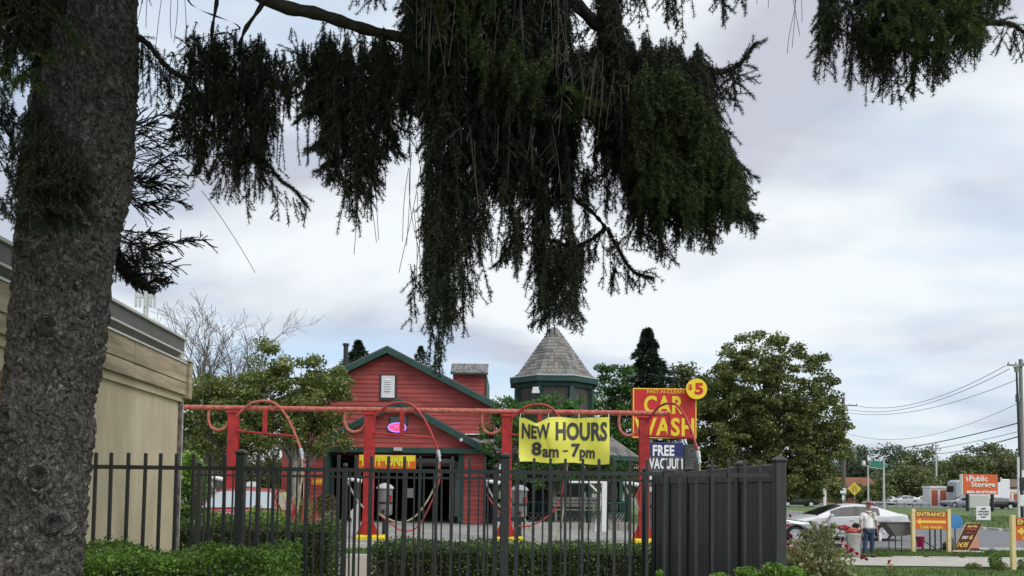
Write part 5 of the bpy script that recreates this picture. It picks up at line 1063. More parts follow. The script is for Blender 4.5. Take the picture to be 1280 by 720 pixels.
# ------------------------------------------------ bare tree
def bare_tree(label, px, Y, seed, top_py, spread, nmain=9):
    rng = random.Random(seed); base = P(px, 600, Y); t = thing('bare_tree', label, 'tree', (base.x, Y, 0)); H = P(px, top_py, Y).z; w = MB()
    def grow(p, d, L_, r, lev):
        n = 5; q = [p]; rs = [r]
        for i in range(n):
            d = (d+Vector((rng.gauss(0, .07), rng.gauss(0, .07), .045))).normalized(); p = p+d*(L_/n); q.append(p); rs.append(max(.008, r*(1-.5*(i+1)/n)))
        w.tube(q, rs, 6 if lev < 2 else 3, cap=False)
        if lev >= 4: return
        for i in range({0: 0, 1: 6, 2: 6, 3: 5}[lev] if lev else 0):
            s = rng.randint(1, n); ang = rad(rng.uniform(22, 48)); ax = d.orthogonal(); ax.rotate(Quaternion(d, rng.uniform(0, 6.28))); nd = d.copy(); nd.rotate(Quaternion(ax, ang)); grow(q[s], nd, L_*rng.uniform(.38, .6), rs[s]*.62, lev+1)
    w.tube([(0, 0, 0), (0, 0, 1.5), (.1, 0, H*.30)], [.2, .17, .14], 8)
    for i in range(nmain):
        a = (i/(nmain-1)-.5)*2; d = Vector((a*spread, rng.uniform(-.5, .5), 1.1)).normalized(); grow(Vector((.1, 0, H*.28)), d, H*.43*(1-.12*abs(a))*rng.uniform(.9, 1.1), .075, 1)
    w.build('limbs', mat('bare_wood', (.17,.15,.135), .9, var=.2), t, False); return t
bare_tree('leafless grey tree with fanned fine branches above the green trees on the left', 275, 34, 5, 362, .48, 8)
# ------------------------------------------------ conifers behind
M_ndl = leafmat('spruce_needles_far', (.012,.028,.014), (.03,.055,.028), (.05,.08,.04), trans=.1)
def conifer(label, px, Y, top_py, half_px, bot_py, n, seed, group=None):
    rng = np.random.default_rng(seed); base = P(px, 605, Y); t = thing('conifer', label, 'tree', (base.x, Y, G(base.x, Y)), 0, group); zt = P(px, top_py, Y).z; zb = P(px, bot_py, Y).z; R = half_px*Y/1000
    MB().tube([(0, 0, 0), (0, 0, zt*.6), (0, 0, zt)], [.2, .12, .01], 8).build('trunk', M_bark, t, True)
    u = rng.random(n)**1.4; lev = np.floor(u*13)/13+rng.normal(0, .010, n); na = 7; bi = np.floor(rng.random(n)*na); tab = rng.uniform(.5, 1.25, 400); br = R*(.10+lev*1.55)*tab[(np.round(lev*13)*na+bi).astype(int) % 400]*(.85+.2*rng.random(n))
    a = (bi/na*2*math.pi+np.round(lev*13)*2.4)+rng.normal(0, .13, n); f = rng.random(n)**.6; r = br*f
    C = np.stack([r*np.cos(a), r*np.sin(a), zt-(zt-zb)*lev+.18*R*f-.30*R*f*f+rng.normal(0, .05, n)*R*.6], 1)
    d = np.stack([np.cos(a+rng.normal(0, .6, n)), np.sin(a+rng.normal(0, .6, n)), rng.normal(-.15, .35, n)], 1); d /= np.linalg.norm(d, axis=1, keepdims=True); s = np.cross(d, rnd_dirs(n, rng)); s /= np.linalg.norm(s, axis=1, keepdims=True)
    ln = (.09*R+.1)*rng.uniform(.6, 1.2, n)[:, None]; V = np.empty((n, 3, 3)); V[:, 0] = C-s*ln*.16; V[:, 1] = C+s*ln*.16; V[:, 2] = C+d*ln
    o = link('crown', np_mesh('crown', V.reshape(-1, 3), 3, M_ndl), t); o['kind'] = 'stuff'
conifer('dark pointed spruce between the pavilion roof and the CAR WASH sign', 808, 46, 410, 44, 560, 26000, 3)
conifer('small conifer tip beside the black flue on the left roof slope', 444, 44, 428, 26, 480, 6000, 4)
conifer('tiny conifer tip just right of the red gable ridge', 523, 60, 434, 16, 470, 3000, 5)
# ================================================================ ROSE BUSH AND SMALL SHRUBS
def leafy(name, label, cat, blobs, Y, n, size, m, seed, stems=14, flowers=None, group=None, dep=.4, basepx=None):
    rng = np.random.default_rng(seed); b = P(basepx or np.mean([q[0] for q in blobs]), 700, Y); g = G(b.x, Y); t = thing(name, label, cat, (b.x, Y, g), 0, group); k = Y/1000; L = []; w = MB(); ends = []
    tot = sum(q[2]*q[3] for q in blobs)
    for (bx, by, rx, ry) in blobs:
        c = P(bx, by, Y); m_ = int(n*rx*ry/tot); q = rnd_dirs(m_, rng)*(rng.random((m_, 1))**.4)*np.array([rx*k, dep, ry*k])+np.array([c.x-b.x, 0, c.z-g]); L.append(q)
        for _ in range(max(1, stems//len(blobs))): e = q[rng.integers(m_)]; ends.append(e); w.tube(bend((rng.uniform(-.1, .1), rng.uniform(-.1, .1), 0), tuple(e), rng, .08, 5), [.008, .007, .006, .005, .004, .003], 4, cap=False)
    w.build('stem', mat('rose_stem', (.09,.08,.035), .7), t); o = link('foliage', np_mesh('foliage', leaves(np.concatenate(L), size, rng, .4, .6), 4, m), t); o['kind'] = 'stuff'
    if flowers:
        fb = None
        for (fx, fy, fr) in flowers:
            c = P(fx, fy, Y-dep*.8); 
            if fb is None:
                q = MB()
                for ring_, (nn, rr_, zz_, tl_) in enumerate(((5, .45, .1, .9), (6, .75, .0, .55), (7, 1.0, -.15, .2))):
                    for j in range(nn):
                        a = 2*math.pi*j/nn+ring_*.4; ca, sa = math.cos(a), math.sin(a); wd = .42*rr_+.1
                        q.add([(ca*.1, sa*.1, -.2), (ca*rr_*.6-sa*wd, sa*rr_*.6+ca*wd, zz_+tl_*.3), (ca*rr_, sa*rr_, zz_+tl_*.55), (ca*rr_*.6+sa*wd, sa*rr_*.6-ca*wd, zz_+tl_*.3)], [(0,1,2,3)])
                fb = q.mesh('flower', mat('rose_petals', (.52,.03,.06), .6, col2=(.42,.01,.03), scale=6))
            f = link('flower', fb, t, (c.x-b.x, c.y-Y, c.z-g), (rng.uniform(.3, 1.3), rng.uniform(-.6, .6), rng.uniform(0, 6))); f.scale = (fr*k*.85,)*3
    return t
M_rose = leafmat('rose_leaves', (.07,.11,.03), (.20,.25,.08), (.38,.38,.18), trans=.3); M_rose2 = leafmat('bronze_rose_leaves', (.12,.17,.05), (.36,.38,.16), (.62,.50,.30), trans=.35)
leafy('rose_bush', 'bronze green rose bush with red blooms beside the charcoal wall end post', 'rose bush', [(1005,692,26,20),(1022,675,18,20),(1030,660,8,10),(1045,702,16,18),(990,703,14,18),(1015,717,50,18)], 7.6, 2600, .048, M_rose2, 5, 60,
   [(987,645,4.5),(985,657,3.5),(988,670,5),(986,681,5.5),(991,690,4),(1058,683,4.5),(1064,688,4.5),(1071,692,4),(1052,677,3.5),(1078,697,4),(1083,699,3)])
leafy('rose_bush', 'tall thin rose shoot with single pink bloom on the lawn', 'rose bush', [(1113,712,7,8),(1120,718,8,6)], 8.5, 160, .03, M_rose, 6, 6, [(1112,702,4.5),(1113,708,3)], dep=.1)
leafy('ground_plant', 'low bright leafy plants along the foot of the charcoal wall', 'plant', [(935,716,16,8),(968,713,18,10),(990,716,16,8),(900,722,12,6)], 5.2, 1500, .028, M_hedge, 8, 24, None, dep=.12)
leafy('ground_plant', 'single small leafy shoot left of the charcoal wall foot', 'plant', [(824,718,4,6)], 4.9, 60, .025, M_hedge, 18, 3, None, dep=.05)
leafy('leafy_shrub', 'bright leafy small shrub standing behind the rounded grey green one', 'shrub', [(1244,702,8,10)], 22.9, 700, .06, M_hedge, 9, 8, None, 'small shrubs on the path edge', dep=.2)
leafy('leafy_shrub', 'rounded grey green small shrub just left of the cut-off entrance sign', 'shrub', [(1249,707,10,6)], 22.4, 900, .045, Lf2, 10, 8, None, 'small shrubs on the path edge', dep=.22)
leafy('leafy_shrub', 'lowest flat grey green shrub left of the small shrub pair', 'shrub', [(1217,708,10,5)], 22.5, 700, .045, Lf2, 11, 8, None, 'small shrubs on the path edge', dep=.2)
leafy('leafy_shrub', 'small shrub at the right edge behind the cut-off entrance sign post', 'shrub', [(1279,706,7,8)], 22.9, 500, .05, Lf2, 12, 8, None, 'small shrubs on the path edge', dep=.2)
leafy('ornamental_grass', 'tuft of brownish ornamental grass before the left red pier', 'plant', [(408,632,15,16)], 26, 500, .12, leafmat('brown_grass', (.09,.10,.03), (.16,.14,.05), (.2,.12,.06)), 13, 40, None, dep=.3)
leafy('ornamental_grass', 'olive shrub to the left of the white downspout behind the red car', 'plant', [(378,640,14,20)], 27, 900, .09, Lf2, 14, 10, None, dep=.3)
# white arrow board and tree trunks behind the car
c = P(444, 640, 24.3); ar = thing('arrow_board', 'white cut-out board shaped like an arrow pointing left beside the red post', 'sign', (c.x, 24.3, 0)); k_ = .0243; z0 = P(444, 640, 24.3).z
MB().prism([(-8*k_, z0-2*k_), (4*k_, z0+12*k_), (4*k_, z0-28*k_), (-4*k_, z0-28*k_), (-4*k_, z0-9*k_)], -.015, .015).build('panel', M_white, ar); MB().tube([(0, .03, 0), (0, .03, z0)], .02, 6).build('stake', M_grey, ar)
# ================================================================ WEEPING SPRUCE (nearest tree)
YT = 4.0
sp = thing('weeping_spruce', 'large weeping spruce with scaly grey trunk and long hanging dark branchlets', 'tree', (-2.35, YT, 0)); OS = off(sp)
def tinterp(pxy):
    return P(pxy[0], pxy[1], YT)
Lp = [(-8,720),(-3,640),(2,560),(8,500),(14,440),(22,360),(28,300),(36,240),(42,180),(48,100),(54,0)]; Rp = [(102,720),(108,640),(113,560),(118,500),(127,440),(137,360),(146,300),(161,235),(168,180),(171,100),(172,0)]
prof = [((P(l[0], l[1], YT)+P(r[0], r[1], YT))/2, (P(r[0], r[1], YT)-P(l[0], l[1], YT)).length/2) for l, r in zip(Lp, Rp)]
zs_ = [p.z for p, _ in prof]; xs_ = [p.x for p, _ in prof]; rs_ = [r for _, r in prof]
zs_ = [0, .5]+zs_+[6, 9, 12]; xs_ = [xs_[0]-.05, xs_[0]-.03]+xs_+[xs_[-1]+.12, xs_[-1]+.2, xs_[-1]+.25]; rs_ = [rs_[0]*1.5, rs_[0]*1.15]+rs_+[.20, .12, .03]
knots = [(125,213,.055,1),(42,530,.065,1),(80,292,.03,.6),(90,420,.05,.8),(78,598,.05,.9),(62,330,.04,.7),(88,655,.05,.7),(30,640,.03,.5),(60,250,.03,.7)]
kn = []
for kx, ky, kr, ks in knots:
    p = P(kx, ky, YT); cx_ = np.interp(p.z, zs_, xs_); r_ = np.interp(p.z, zs_, rs_); s_ = max(-.95, min(.95, (p.x-cx_)/r_)); kn.append((math.asin(s_), p.z, kr, ks))
nu, nz = 220, 900; zlist = np.concatenate([np.linspace(0, .9, 60)[:-1], np.linspace(.9, 4.25, 760)[:-1], np.linspace(4.25, 12, 60)]); V = []
for iz, z in enumerate(zlist):
    cx_ = float(np.interp(z, zs_, xs_)); r0 = float(np.interp(z, zs_, rs_))-(.024 if .7 < z < 4.5 else 0)
    for iu in range(nu):
        th = 2*math.pi*iu/nu                         # th=0 faces the camera
        q = Vector((math.sin(th)*r0, -math.cos(th)*r0, z)); d = 0
        if .8 < z < 4.4 and (th < 1.9 or th > 4.4):
            s = Vector((q.x*30, q.y*30, q.z*15))+noise.noise_vector(Vector((q.x*9, q.y*9, q.z*7)))*1.3
            dd, _ = noise.voronoi(s); e = dd[1]-dd[0]; d += (.015*min(1, e*3.2)+.008*noise.noise(s*1.7))
            s2 = Vector((q.x*80, q.y*80, q.z*50)); dd, _ = noise.voronoi(s2); d += .0018*min(1, (dd[1]-dd[0])*3)
            d += .016*noise.noise(Vector((q.x*7, q.y*7, q.z*5)))+.005*noise.noise(Vector((q.x*17, q.y*17, q.z*15)))
            tt = th if th < math.pi else th-2*math.pi
            for ka, kz, kr, ks in kn:
                dx = (tt-ka)*r0; dz = (z-kz)*.8; rr_ = math.hypot(dx, dz)/kr
                if rr_ < 2.2: d += ks*(.028*math.exp(-((rr_-1)/.33)**2)-.030*math.exp(-(rr_/.55)**2)+.004*math.sin(rr_*17)*math.exp(-rr_*.9))
        V.append((cx_+math.sin(th)*(r0+d), YT-math.cos(th)*(r0+d), z))
me = bpy.data.meshes.new('trunk'); nz = len(zlist)
V = np.array(V, np.float32); iu = np.arange(nu); F = []
ii = (np.arange(nz-1)[:, None]*nu+iu[None, :]).ravel(); jj = (np.arange(nz-1)[:, None]*nu+((iu+1) % nu)[None, :]).ravel()
F = np.stack([ii, jj, jj+nu, ii+nu], 1); me.vertices.add(len(V)); me.vertices.foreach_set('co', V.ravel()); me.loops.add(F.size); me.loops.foreach_set('vertex_index', F.astype(np.int32).ravel()); me.polygons.add(len(F)); me.polygons.foreach_set('loop_start', np.arange(0, F.size, 4, dtype=np.int32)); me.update(calc_edges=True)
M_trunk = mat('spruce_bark', (.18,.16,.145), .95, col2=(.10,.088,.08), scale=22, detail=8, bump=1.0, bscale=110, stain=.25)
t_ = M_trunk.node_tree; b_ = t_.nodes['Principled BSDF']; lk = b_.inputs['Base Color'].links[0].from_socket
tc_ = t_.nodes.new('ShaderNodeTexCoord'); wn = t_.nodes.new('ShaderNodeTexNoise'); wn.inputs['Scale'].default_value = 14; t_.links.new(tc_.outputs['Object'], wn.inputs[0])
ad = t_.nodes.new('ShaderNodeMix'); ad.data_type = 'RGBA'; ad.blend_type = 'LINEAR_LIGHT'; ad.inputs[0].default_value = .045; mp_ = t_.nodes.new('ShaderNodeMapping'); mp_.inputs['Scale'].default_value = (1, 1, .5); t_.links.new(tc_.outputs['Object'], mp_.inputs[0]); t_.links.new(mp_.outputs[0], ad.inputs[6]); t_.links.new(wn.outputs[1], ad.inputs[7])
vo = t_.nodes.new('ShaderNodeTexVoronoi'); vo.feature = 'DISTANCE_TO_EDGE'; vo.inputs['Scale'].default_value = 32; t_.links.new(ad.outputs[2], vo.inputs['Vector'])
vc_ = t_.nodes.new('ShaderNodeTexVoronoi'); vc_.inputs['Scale'].default_value = 60; t_.links.new(ad.outputs[2], vc_.inputs['Vector'])
f1 = ramp(t_, vo.outputs['Distance'], [(0.0, .35), (0.12, 1.0), (.4, 1.12)]); sp_ = t_.nodes.new('ShaderNodeSeparateColor'); t_.links.new(vc_.outputs['Color'], sp_.inputs[0]); f2 = ramp(t_, sp_.outputs[0], [(0.0, .6), (.85, 1.15), (1.0, 2.0)])
m1 = t_.nodes.new('ShaderNodeMix'); m1.data_type = 'RGBA'; m1.blend_type = 'MULTIPLY'; m1.inputs[0].default_value = 1; t_.links.new(lk, m1.inputs[6]); t_.links.new(f1, m1.inputs[7])
m2 = t_.nodes.new('ShaderNodeMix'); m2.data_type = 'RGBA'; m2.blend_type = 'MULTIPLY'; m2.inputs[0].default_value = 1; t_.links.new(m1.outputs[2], m2.inputs[6]); t_.links.new(f2, m2.inputs[7]); t_.links.new(m2.outputs[2], b_.inputs['Base Color']); me.materials.append(M_trunk)
me.polygons.foreach_set('use_smooth', [True]*len(me.polygons)); link('trunk', me, sp, OS)
for kx, ky, kr, ks in knots:
    p = P(kx, ky, YT); cx_ = float(np.interp(p.z, zs_, xs_)); r_ = float(np.interp(p.z, zs_, rs_)); a_ = math.asin(max(-.95, min(.95, (p.x-cx_)/r_)))
    nv = Vector((math.sin(a_), -math.cos(a_), .05)).normalized(); c_ = Vector((cx_, YT, p.z))+nv*(r_+.004); R_ = nv.to_track_quat('Z', 'Y').to_matrix().to_4x4(); K = kr*.85; mb = MB(); pr = [(K*1.25, -.02), (K*1.1, .010), (K*.95, .022), (K*.85, .010), (K*.72, .017), (K*.6, .004), (K*.5, .010), (K*.34, -.004), (K*.15, -.012), (.001, -.014)]; sg_ = 28
    for r2, z2 in pr:
        for k in range(sg_):
            t = 2*math.pi*k/sg_; w_ = 1+.16*noise.noise(Vector((math.cos(t)*1.7, math.sin(t)*1.7, kx*.1+r2*9))); v = Vector((r2*w_*math.cos(t), r2*w_*math.sin(t)*1.15, z2+.006*noise.noise(Vector((math.cos(t)*4, math.sin(t)*4, kx+r2*40))))); mb.v.append(tuple(c_+(R_ @ v)))
    for i in range(len(pr)-1):
        for k in range(sg_): mb.f.append((i*sg_+k, i*sg_+(k+1) % sg_, (i+1)*sg_+(k+1) % sg_, (i+1)*sg_+k)); mb.m.append(1 if i >= 6 else 0)
    mb.build('branch_scar', [M_trunk, mat('scar_heart', (.05,.04,.035), .95, var=.4, scale=40)], sp, True, OS)  # heart is darker wood, its colour also standing in for shade in the hole
# loose bark flakes standing off the trunk
rng = np.random.default_rng(12); fl = []
n = 2600; th = rng.uniform(-1.5, 1.5, n); z = rng.uniform(.95, 4.1, n); r0 = np.interp(z, zs_, rs_)-.010; cx_ = np.interp(z, zs_, xs_)
C = np.stack([cx_+np.sin(th)*r0, YT-np.cos(th)*r0, z], 1); nrm = np.stack([np.sin(th), -np.cos(th), rng.normal(0, .15, n)], 1); tg = np.stack([np.cos(th), np.sin(th), np.zeros(n)], 1); s = rng.uniform(.004, .010, n)[:, None]; up_ = np.array([0, 0, 1.0])
Q = np.empty((n, 5, 3)); Q[:, 0] = C-tg*s; Q[:, 1] = C-tg*s*.5-up_*s*1.1; Q[:, 2] = C+tg*s*.6-up_*s*1.0; Q[:, 3] = C+tg*s*.9+nrm*.004; Q[:, 4] = C+up_*s*1.1+nrm*.006
o = link('bark_flakes', np_mesh('bark_flakes', Q.reshape(-1, 3), 5, mat('bark_flake', (.125,.108,.098), .95, island=.35)), sp, OS); o['kind'] = 'stuff'
# ---- boughs
M_bough = mat('dark_bough', (.045,.035,.03), .95, var=.3, scale=25, bump=.6, bscale=70)
def bough(pl, r0, r1, name='bough', n=8):
    p = smooth_path([P(a, b, y) for a, b, y in pl], n); rs = [r0+(r1-r0)*i/(len(p)-1)+.003*math.sin(i*1.7) for i in range(len(p))]; MB().tube(p, rs, 10).build(name, M_bough, sp, True, OS)
bough([(120,-230,4.0),(220,-90,3.95),(330,-3,3.9),(400,18,3.9),(470,40,3.9),(560,58,3.95),(640,80,4.0),(700,120,4.0)], .040, .014)
bough([(130,-330,4.0),(400,-180,3.8),(600,-60,3.8),(700,-10,3.8),(750,35,3.85),(790,70,3.9),(850,80,3.9),(900,90,3.9),(925,80,3.9),(941,60,3.9)], .045, .005)
bough([(150,-400,4.0),(600,-260,3.7),(900,-140,3.6),(1050,-60,3.6),(1150,-10,3.6),(1220,25,3.6),(1262,30,3.6),(1280,42,3.6)], .045, .004)
bough([(165,42,4.0),(185,55,4.1),(205,80,4.1),(232,102,4.1),(250,130,4.1)], .018, .006)
bough([(120,-120,4.0),(240,-80,4.2),(330,-20,4.2),(305,40,4.2),(296,70,4.2)], .02, .006)
bough([(205,-60,4.2),(268,-30,4.2),(265,40,4.2),(263,75,4.2)], .012, .006)
bough([(700,200,4.0),(712,240,3.95),(740,265,3.9),(757,285,3.9),(772,310,3.9),(792,340,3.9),(815,348,3.9)], .012, .004)
bough([(757,285,3.9),(738,300,3.9),(715,308,3.95),(690,300,4.0)], .010, .005)
bough([(860,180,3.9),(905,235,3.9),(930,262,3.9),(945,285,3.9)], .010, .004)
bough([(320,180,4.1),(335,205,4.1),(350,225,4.1),(368,238,4.1),(382,258,4.1)], .008, .004)
bough([(-20,130,3.7),(10,165,3.7),(20,190,3.7),(35,215,3.7),(50,235,3.7)], .010, .004)
bough([(25,180,3.7),(45,165,3.6),(62,150,3.6),(70,148,3.6)], .005, .003)
bough([(270,-60,4.2),(235,0,4.2),(300,35,4.2),(255,62,4.2)], .003, .002); bough([(240,50,4.2),(300,36,4.2)], .003, .002)
# ---- branchlets: polylines in 3-D, gathered first, then clothed with needles
rng = np.random.default_rng(77); LINES = []       # (points Nx3, needle length, style)
def strand(px, py, L, Y, lean=0.0, curl=.08, style=0, nl=.020, side=True, dirv=None):
    """hanging twig from photo point px,py (at depth Y); L is in metres"""
    p = np.array(P(px, py, Y)); n = max(4, int(L/.03)); d = np.array(dirv if dirv is not None else [lean+rng.normal(0, .10), rng.normal(0, .10), -1.0]); d /= np.linalg.norm(d); q = [p]
    w = rng.normal(0, curl, 2); ph = rng.uniform(0, 6)
    for i in range(n):
        t = i/n; e = d+np.array([w[0]*math.sin(ph+t*4), w[1]*math.sin(ph+1+t*4), -.25*t if dirv is None else -.35*t]); e /= np.linalg.norm(e); p = p+e*(L/n); q.append(p)
    q = np.array(q); LINES.append((q, nl, style))
    if side:
        for i in range(1, n-1):
            if rng.random() < (.75 if style != 2 else .28):
                a = rng.uniform(0, 6.28); t = i/n; sl_ = rng.uniform(.035, .11)*(1-.5*t); sd = np.array([math.cos(a)*.75, math.sin(a)*.75, -.72]); s0 = q[i]; LINES.append((np.array([s0, s0+sd*sl_*.5, s0+sd*sl_+np.array([0, 0, -.012])]), nl*.95, style))
def env(x, X, B): return float(np.interp(x, X, B))
def curtain(X, T, B, n, Yr, Lr, style=0, gaps_=(), bias=1.2, nl=.020, jit=6):
    m = 0
    while m < n:
        x = rng.uniform(X[0], X[-1]); t_, b_ = env(x, X, T), env(x, X, B)
        b_ -= 30*(.5+.5*math.sin(x*.40+1.6*math.sin(x*.083+2)))**2; t_ += 8*math.sin(x*.23+math.sin(x*.071)*2)
        if b_-t_ < 12: continue
        if rng.random() > min(1, (b_-t_)/220+.25): continue
        Y = rng.uniform(*Yr); ye = t_+(b_-t_)*(1-rng.random()**bias*.999)-abs(rng.normal(0, jit)); L = rng.uniform(*Lr); ys = max(t_+rng.normal(0, 9)-6*math.sin(x*.11)-6, ye-L*1000/Y)
        for gx0, gx1, gy0, gy1 in gaps_:
            if gx0 < x < gx1 and ye > gy0 and ys < gy1:
                if ye > gy1+25: ys = gy1+rng.uniform(-4, 10)
                else: ye = gy0-rng.uniform(0, 10)
        if ye-ys < 14: m += 1; continue
        L = (ye-ys)*Y/1000
        if L > .05: strand(x, ys, L, Y, 0, .06, style, nl)
        m += 1
def spray(px, py, Y, L, ang, az, style=0, nl=.020):
    """a flat forked twig: a slanting axis with paired side shoots"""
    p = np.array(P(px, py, Y)); h = np.array([math.cos(az), math.sin(az), 0]); d = h*math.sin(ang)-np.array([0, 0, math.cos(ang)]); n = max(4, int(L/.035)); q = [p]; s_ = np.array([-math.sin(az), math.cos(az), 0])
    for i in range(n): e = d+np.array([0, 0, .5*i/n])+rng.normal(0, .06, 3); e /= np.linalg.norm(e); p = p+e*L/n; q.append(p)
    q = np.array(q); LINES.append((q, nl, style))
    for i in range(1, n):
        for sg in (-1, 1):
            l_ = L*.42*(1-i/n)+.03; e = q[i+1]-q[i] if i < n else d; e = e/np.linalg.norm(e)*.75+s_*sg*.6+h*.2*rng.normal()+np.array([0, 0, -.15]); e /= np.linalg.norm(e); a = q[i]; LINES.append((np.array([a, a+e*l_*.5, a+e*l_+np.array([0, 0, -.02*l_/.1])]), nl*.95, style))
def sprays(X, T, B, n, Yr, Lr, style=0, gaps_=(), nl=.020):
    for _ in range(n):
        x = rng.uniform(X[0], X[-1]); t_, b_ = env(x, X, T)+8, env(x, X, B)-30
        if b_-t_ < 8: continue
        y = rng.uniform(t_, b_); L = min(rng.uniform(*Lr), (b_+26-y)*3.7/1000+.03)
        if any(g0-8 < x < g1+8 and g2-30 < y < g3+6 for g0, g1, g2, g3 in gaps_) or L < .05: continue
        spray(x, y, rng.uniform(*Yr), L, rad(rng.uniform(15, 50)), rng.choice([0, math.pi])+rng.normal(0, .9), style, nl)
# left clump
curtain([232,240,250,262,268,276,290,305,318,330,336,342], [70,58,56,54,52,52,52,54,56,62,75,90], [215,232,252,262,225,212,262,282,286,262,240,200], 230, (3.9, 4.3), (.18, .5))
curtain([336,348,362,372], [68,70,85,100], [180,186,170,150], 22, (3.9, 4.3), (.15, .4))
for x, y, L in ((338,225,.14),(346,232,.20),(356,238,.19),(366,246,.14),(374,252,.10),(381,258,.06)): strand(x, y, L, 4.1, .1, .05)
for x, y, L in ((352,110,.40),(357,120,.42),(350,150,.25),(372,150,.25),(388,100,.45),(384,160,.22)): strand(x, y, L, 4.1, 0, .05, 0, .016, False)
# second clump hanging from the long bough
curtain([375,384,392,400,410,425,436,448,460,470,480,490,498,505,512], [62,60,62,66,66,64,62,60,62,64,66,70,66,60,58], [105,130,170,215,235,262,318,318,300,262,232,205,198,205,215], 250, (3.75, 4.15), (.16, .5), bias=1.0)
curtain([394,398,404,414], [150,150,150,150], [256,262,256,240], 7, (3.9, 4.1), (.3, .45))
# main mass
GAPS = [(718,728,200,250),(735,745,170,200),(655,661,265,320),(590,596,300,345),(779,786,235,290),(806,813,262,325),(837,844,255,325),(866,873,262,325),(894,901,245,315),(760,765,150,190),(572,577,380,420),(686,706,268,300),(712,734,262,302),(740,752,215,262),(605,621,248,330),(641,650,200,262),(725,748,155,205),(652,668,268,322),(712,752,-30,58),(602,612,18,45),(506,531,150,300),(600,606,320,420),(664,669,330,420),(624,632,262,300),(758,768,205,232)]
X = [512,520,530,538,545,552,560,570,580,592,600,606,614,620,630,643,655,662,668,676,690,704,714,722,732,740,752,762,775,790,800,812,823,835,846,858,870,880,890,902,912,922,932]
T = [-40]*26+[-40,10,40,62,70,70,70,72,74,76,80,92,135,168,196,232,248]
B = [190,205,330,420,468,470,440,435,425,395,368,330,335,325,335,362,338,330,405,425,425,420,428,395,345,282,290,285,262,318,326,318,338,315,334,328,320,312,328,300,318,292,283]
curtain(X, T, B, 1500, (3.5, 4.3), (.2, .65), 0, GAPS, 1.15)
curtain(X, T, B, 800, (3.6, 4.1), (.12, .35), 0, GAPS, 2.2)
curtain(X, T, [b-70 for b in B], 420, (3.55, 4.2), (.2, .6), 0, GAPS, .9)
sprays([500]+X[3:], [-30]+T[3:], [190]+B[3:], 300, (3.5, 4.1), (.10, .26), 0, GAPS)
sprays([236,262,300,336], [62,60,60,70], [200,250,265,215], 90, (3.9, 4.2), (.08, .2)); sprays([378,400,440,490], [66,66,66,66], [130,215,270,205], 110, (3.8, 4.1), (.08, .2))
sprays([700,760,800,900,930], [70,90,90,110,240], [160,210,220,200,255], 36, (3.4, 3.55), (.10, .22), 1, GAPS)
curtain([500,560,620,680,740,800,860,890], [-30,-30,-30,-30,20,70,78,110], [170,210,220,230,200,220,240,220], 420, (3.7, 4.2), (.15, .4), 0, GAPS)
curtain([374,400,440,490,512], [64]*5, [120,200,230,180,190], 110, (3.8, 4.1), (.12, .3))
# lighter green outer sprays
curtain([790,805,820,840,860,880,900,915,930], [110,100,95,100,110,130,170,215,240], [300,300,312,300,315,305,292,300,280], 210, (3.35, 3.5), (.12, .35), 1, GAPS, .8, .018)
curtain([600,620,640,660,680,700], [60,70,70,70,80,90], [130,165,180,165,150,130], 60, (3.35, 3.5), (.1, .28), 1, (), .8, .018)
curtain([540,560,580,610,640], [-40,-40,-40,-40,-40], [60,85,95,70,50], 70, (3.4, 3.55), (.12, .3), 1, (), .8, .018)
# brown dead hanging twigs
curtain([505,530,560,600,650,700,740], [-30]*7, [100,200,150,120,160,180,140], 45, (3.35, 3.5), (.2, .6), 2, ((602,612,18,45),(712,752,-30,58)), .8, .006)
curtain([690,720,760,800], [60,80,90,110], [200,280,260,220], 30, (3.35, 3.5), (.2, .5), 2, GAPS, .8, .006)
curtain([560,600,640,700], [150,150,150,150], [300,300,290,290], 10, (3.4, 3.5), (.2, .5), 2, GAPS, .8, .005)
# bare strings that hang free
for x, y, L, l in ((513,150,.62,.02),(515,190,.75,.0),(519,170,.60,-.03),(524,150,.7,.03),(529,190,.6,-.04),(517,260,.5,.03),(511,210,.35,-.04),(522,240,.5,.02),(526,210,.55,.05)): strand(x, y, L, 3.8, l, .10, 2, .004, False)
for x, y, L in ((513,330,.28),(514,370,.17),(518,330,.2),(541,330,.35),(538,400,.18),(525,345,.12),(548,420,.18),(552,430,.16)): strand(x, y, L, 3.8, 0, .05)
for x, y, L, l in ((988,-20,.27,.03),(994,-20,.30,.03),(996,-20,.36,.0),(1002,-20,.2,-.05),(959,-20,.13,.1),(947,-20,.1,.0),(482,-20,.12,0),(176,-20,.30,.2),(185,-20,.22,.1),(230,-20,.40,.05),(222,-20,.3,0),(205,-20,.35,.06),(215,-20,.28,.03),(456,190,.45,.02),(466,195,.42,.08),(450,220,.40,.05),(482,175,.25,.15)): strand(x, y, L, 3.9, l, .08, 2, .003, False)
strand(252, 238, .50, 4.1, .62, .03, 2, .003, False)
